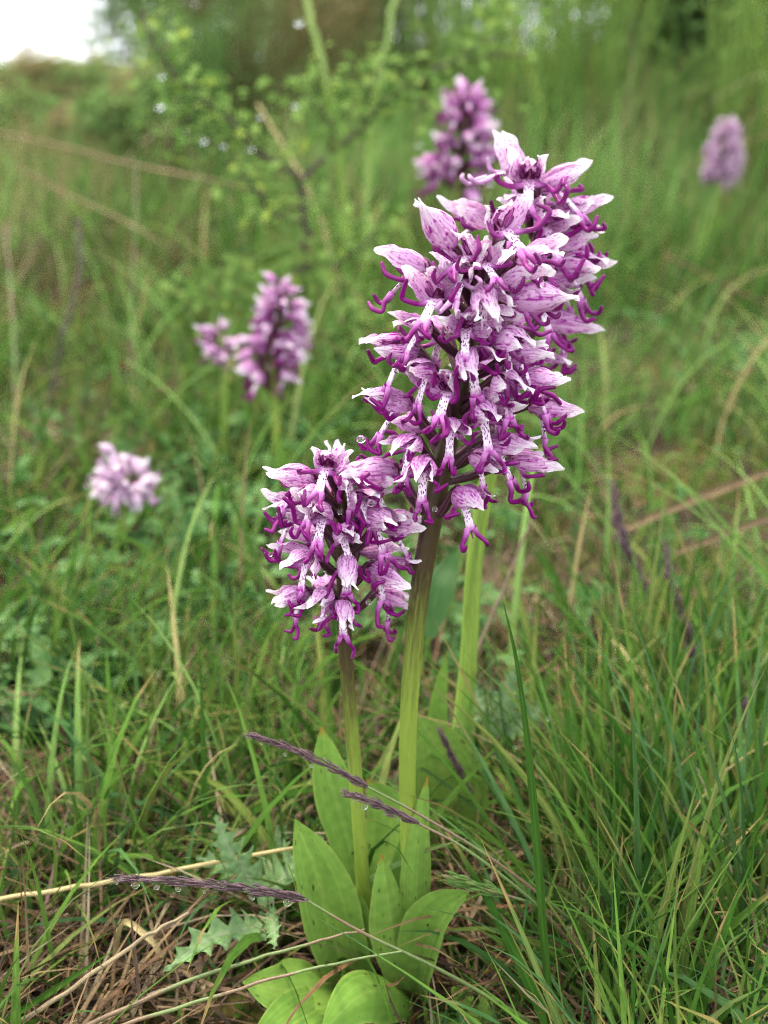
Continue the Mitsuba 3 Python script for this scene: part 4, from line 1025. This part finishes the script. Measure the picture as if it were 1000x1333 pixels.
def broom(label, x_px, dist, height, width, n, mat, seed, lean=0.28, w=0.006, cat="broom bush", name="broom_bush"):
    """Upright switch-like shoots from one stool."""
    key = thing(name, label, cat)
    rng = np.random.default_rng(seed)
    x = (x_px - CX) / FPX * dist / math.cos(PITCH) * 0.97
    r = width / 2 * np.sqrt(rng.uniform(0, 1, n)); a = rng.uniform(0, 6.28, n)
    p = np.stack([x + r * np.cos(a), dist + r * np.sin(a), a * 0], -1); p[:, 2] = gz(p[:, 0], p[:, 1]) - 0.01
    az = rng.normal(2.8, 0.9, n); ln = np.abs(rng.normal(0, lean, n))
    labels[put("shoots", blades(p, az, ln, rng.normal(0.1, 0.25, n), height * rng.uniform(0.45, 1.05, n), w * rng.uniform(0.6, 1.4, n), 7, rng.uniform(-0.6, 0.6, n), kid=seed * 1000), mat, key)] = {"kind": "stuff"}
    f = p[rng.integers(0, n, n * 3)] + rng.normal(0, 1, (n * 3, 3)) * A(width * 0.2, width * 0.2, 0) + np.stack([np.zeros(n * 3), np.zeros(n * 3), height * rng.uniform(0.15, 0.95, n * 3)], -1)
    labels[put("leaves", leaflets(f, rng.normal(0, 0.35, f.shape) + A(0, -0.6, 0.7), rng.normal(0, 0.5, f.shape) + A(0, 0, 1), height * 0.035 * rng.uniform(0.5, 1.3, n * 3), height * 0.010, kid=seed * 77), mat, key)] = {"kind": "stuff"}


broom("green broom bush at the upper left of centre, behind the thorny shrub", 290, 3.6, 1.0, 0.34, 260, "broom_skin", 1)
broom("brownish half dry broom bush at the top, behind the thorny shrub's fork", 430, 4.0, 1.1, 0.5, 320, "dry_bush_skin", 2)
broom("dark green broom bush at the top just left of the high purple orchid", 560, 3.9, 1.1, 0.40, 260, "broom_skin", 3)
broom("light green leafy broom bush at the top just right of the high purple orchid", 690, 3.4, 0.95, 0.42, 280, "shrub_leaf_skin", 4)
broom("light green broom bush rising at the right edge", 985, 3.2, 0.9, 0.36, 240, "shrub_leaf_skin", 5)
bush("dark_bush", "deep green leafy bush in the upper right, behind the far pink orchid", 880, 3.9, 0.95, 0.50, 7200, 0.05, "dark_leaf_skin", "bush", 6)
bush("dry_bush", "olive brown bush at the upper left whose edge stands against the white sky", 255, 5.2, 1.1, 0.66, 6200, 0.045, "dry_bush_skin", "bush", 7)
bush("dry_bush", "brown thicket bush at the top centre with dark gaps", 470, 5.6, 1.3, 0.9, 6200, 0.05, "dry_bush_skin", "bush", 8)
bush("green_bush", "mid green bush at the top between the brown thicket and the dark bush", 740, 5.6, 1.3, 1.0, 6200, 0.055, "broom_skin", "bush", 9)
bush("green_bush", "mid green bush in the upper right corner beyond the dark bush", 1010, 5.8, 1.3, 0.9, 5200, 0.055, "broom_skin", "bush", 10)
bush("green_bush", "low greenish bush in front of the olive brown one at the upper left", 180, 3.6, 0.24, 0.36, 2600, 0.035, "broom_skin", "bush", 13)


# ------------------------------------------------------------------ water drops
DROP = trimesh.creation.icosphere(3, 1.0)
DV = np.array(DROP.vertices); DV[:, 2] = np.where(DV[:, 2] > 0, DV[:, 2] * 1.08, DV[:, 2] * 0.94); DV[:, :2] *= (1 - 0.10 * np.clip(DV[:, 2:], 0, 1))
DROP_PLY = mikit.ply((DV, np.array(DROP.faces)), "water", True)


def drop(pos, r, label, group):
    key = thing("water_drop", label, "water drop", group)
    scene[key] = {**DROP_PLY, "to_world": T().translate(list(map(float, pos))).rotate([1, 0, 0], float(R(-25, 25))).rotate([0, 1, 0], float(R(-25, 25))).scale([r * float(R(0.9, 1.15)), r * float(R(0.85, 1.0)), r * float(R(0.72, 1.0))])}


ORDER = "first second third fourth fifth sixth seventh eighth ninth tenth eleventh twelfth".split()


def drops(label, group, spots, depth, by="left"):
    """label: a phrase that ends where the drop's number follows, counted from the left or from the top."""
    for i, (x, y, r) in enumerate(sorted(spots, key=lambda q: q[0] if by == "left" else q[1])):
        d = depth(x, y) if callable(depth) else depth
        drop(at(x, y - (1.5 if 'head' in group else 0), d), (0.72 if 'head' in group else 1.0) * r * d / FPX, f"{label}, {ORDER[i]} from the {by}", group)


def on_head(a, b, da, db, spots, top=()):
    """Drops that hang under (or, for those in top, sit on) the flower head between pixels a and b."""
    out = []
    for x, r in spots:
        t = (x - a[0]) / (b[0] - a[0])
        out.append((x, a[1] + t * (b[1] - a[1]) + (-1 if x in top else 1) * (2.2 + 0.75 * r), r, da + t * (db - da) - 0.0004))
    return out


for label, group, spots in (("clear drop on the long purple flower head", "drops on the long purple flower head",
                             on_head((138, 1143), (402, 1172), .446, .452, [(176, 5), (204, 4), (151, 3), (374, 5.2), (328, 3.6), (354, 3), (316, 3), (232, 3.2), (266, 2.6), (345, 2.2), (222, 2.2)], (222, 316, 345))),
                            ("tiny drop on the purple head crossing the short stem", "drops on the crossing purple flower head",
                             on_head((316, 954), (482, 1026), .448, .452, [(326, 2.2), (371, 2.6), (405, 3), (451, 2.6), (349, 2), (386, 2), (425, 2), (340, 1.8), (440, 2)], (349, 386, 451))),
                            ("tiny drop on the short purple flower head", "drops on the short purple flower head", on_head((446, 1033), (548, 1074), .444, .448, [(472, 3.6), (459, 2.4), (500, 2.4), (520, 2.2)], (472,)))):
    for i, (x, y, r, d) in enumerate(sorted(spots)):
        drop(at(x, y, d), r * d / FPX, f"{label}, {ORDER[i]} from the left", group)
drop(at(291, 1160 - 7.5, 0.449), 7.0 * 0.449 / FPX, "largest water drop, sitting on top of the long dark purple flower head", None)
drop(at(474, 1044 + 6.5, 0.4445), 5.2 * 0.4445 / FPX, "water drop hanging below the short purple flower head right of the short orchid's stem", None)
drops("drop between the purple lip lobes of the tallest orchid", "drops on the tallest orchid",
      [(470, 572, 6.5), (484, 655, 5.5), (600, 569, 5), (545, 664, 4), (566, 663, 4), (646, 536, 5.5), (707, 371, 4), (516, 483, 3), (579, 431, 3)], lambda x, y: float(np.dot(at_y(x, y, ym - 0.018) - CAM, FWD)), "top")
drops("drop hanging from a flower of the short orchid", "drops on the short orchid",
      [(443, 666, 4.5), (421, 667, 3), (504, 723, 4), (480, 784, 4), (422, 745, 3), (352, 722, 3)], lambda x, y: float(np.dot(at_y(x, y, yl - 0.014) - CAM, FWD)), "top")
drops("glinting drop on the leaves of the thorny shrub", "drops on the thorny shrub",
      [(210, 99, 4.2), (208, 138, 5), (265, 183, 4.2), (326, 194, 4.2), (389, 30, 4.4), (384, 137, 4), (290, 190, 3.2), (338, 152, 3.2), (545, 188, 4.2), (240, 172, 3)], 1.33)

for i, (xp, dist, h, wd, lab) in enumerate([(20, 4.6, 0.15, 0.34, "low olive weedy bush on the bank under the white sky, nearest to the left edge"), (150, 4.0, 0.17, 0.34, "low olive weedy bush on the bank left of the thorny shrub"),
                                            (262, 4.6, 0.34, 0.40, "olive weedy bush right below the olive brown one at the upper left"), (108, 6.2, 0.30, 0.5, "low olive bush at the right end of the white sky, on top of the bank"), (70, 8.5, 0.25, 0.7, "low olive bush on the skyline, in the middle under the white sky"), (20, 9.0, 0.20, 0.8, "low olive bush on the skyline, left under the white sky"), (-30, 7.0, 0.16, 0.6, "low olive bush on top of the bank, cut by the left edge")]):
    bush("dry_bush", lab, xp, dist, h, wd, 2200, 0.026 + 0.003 * dist, "dry_bush_skin", "bush", 30 + i, stems=9)

WHERE = ["the dense dark green tuft", "the loose tuft beside the dark one", "the tuft at the right edge", "the arching tuft at the left edge", "the small bright tuft at the left", "the wispy tuft low in the picture"]
for (key, tips), where in zip(TIPS.items(), WHERE):
    tips = sorted(tips, key=lambda q: q[0])[:5]
    for i, q in enumerate(tips):
        drop(q + A(0, -0.0006, 0.0004), float(R(0.0007, 0.0013)), f"tiny drop on {where}, {ORDER[i]} from the left", "drops on the grass tufts")
bush("green_bush", "tall green bush at the top centre, farthest back, filling the gaps of the brown thicket", 420, 7.2, 1.6, 1.3, 7000, 0.065, "broom_skin", "bush", 60)
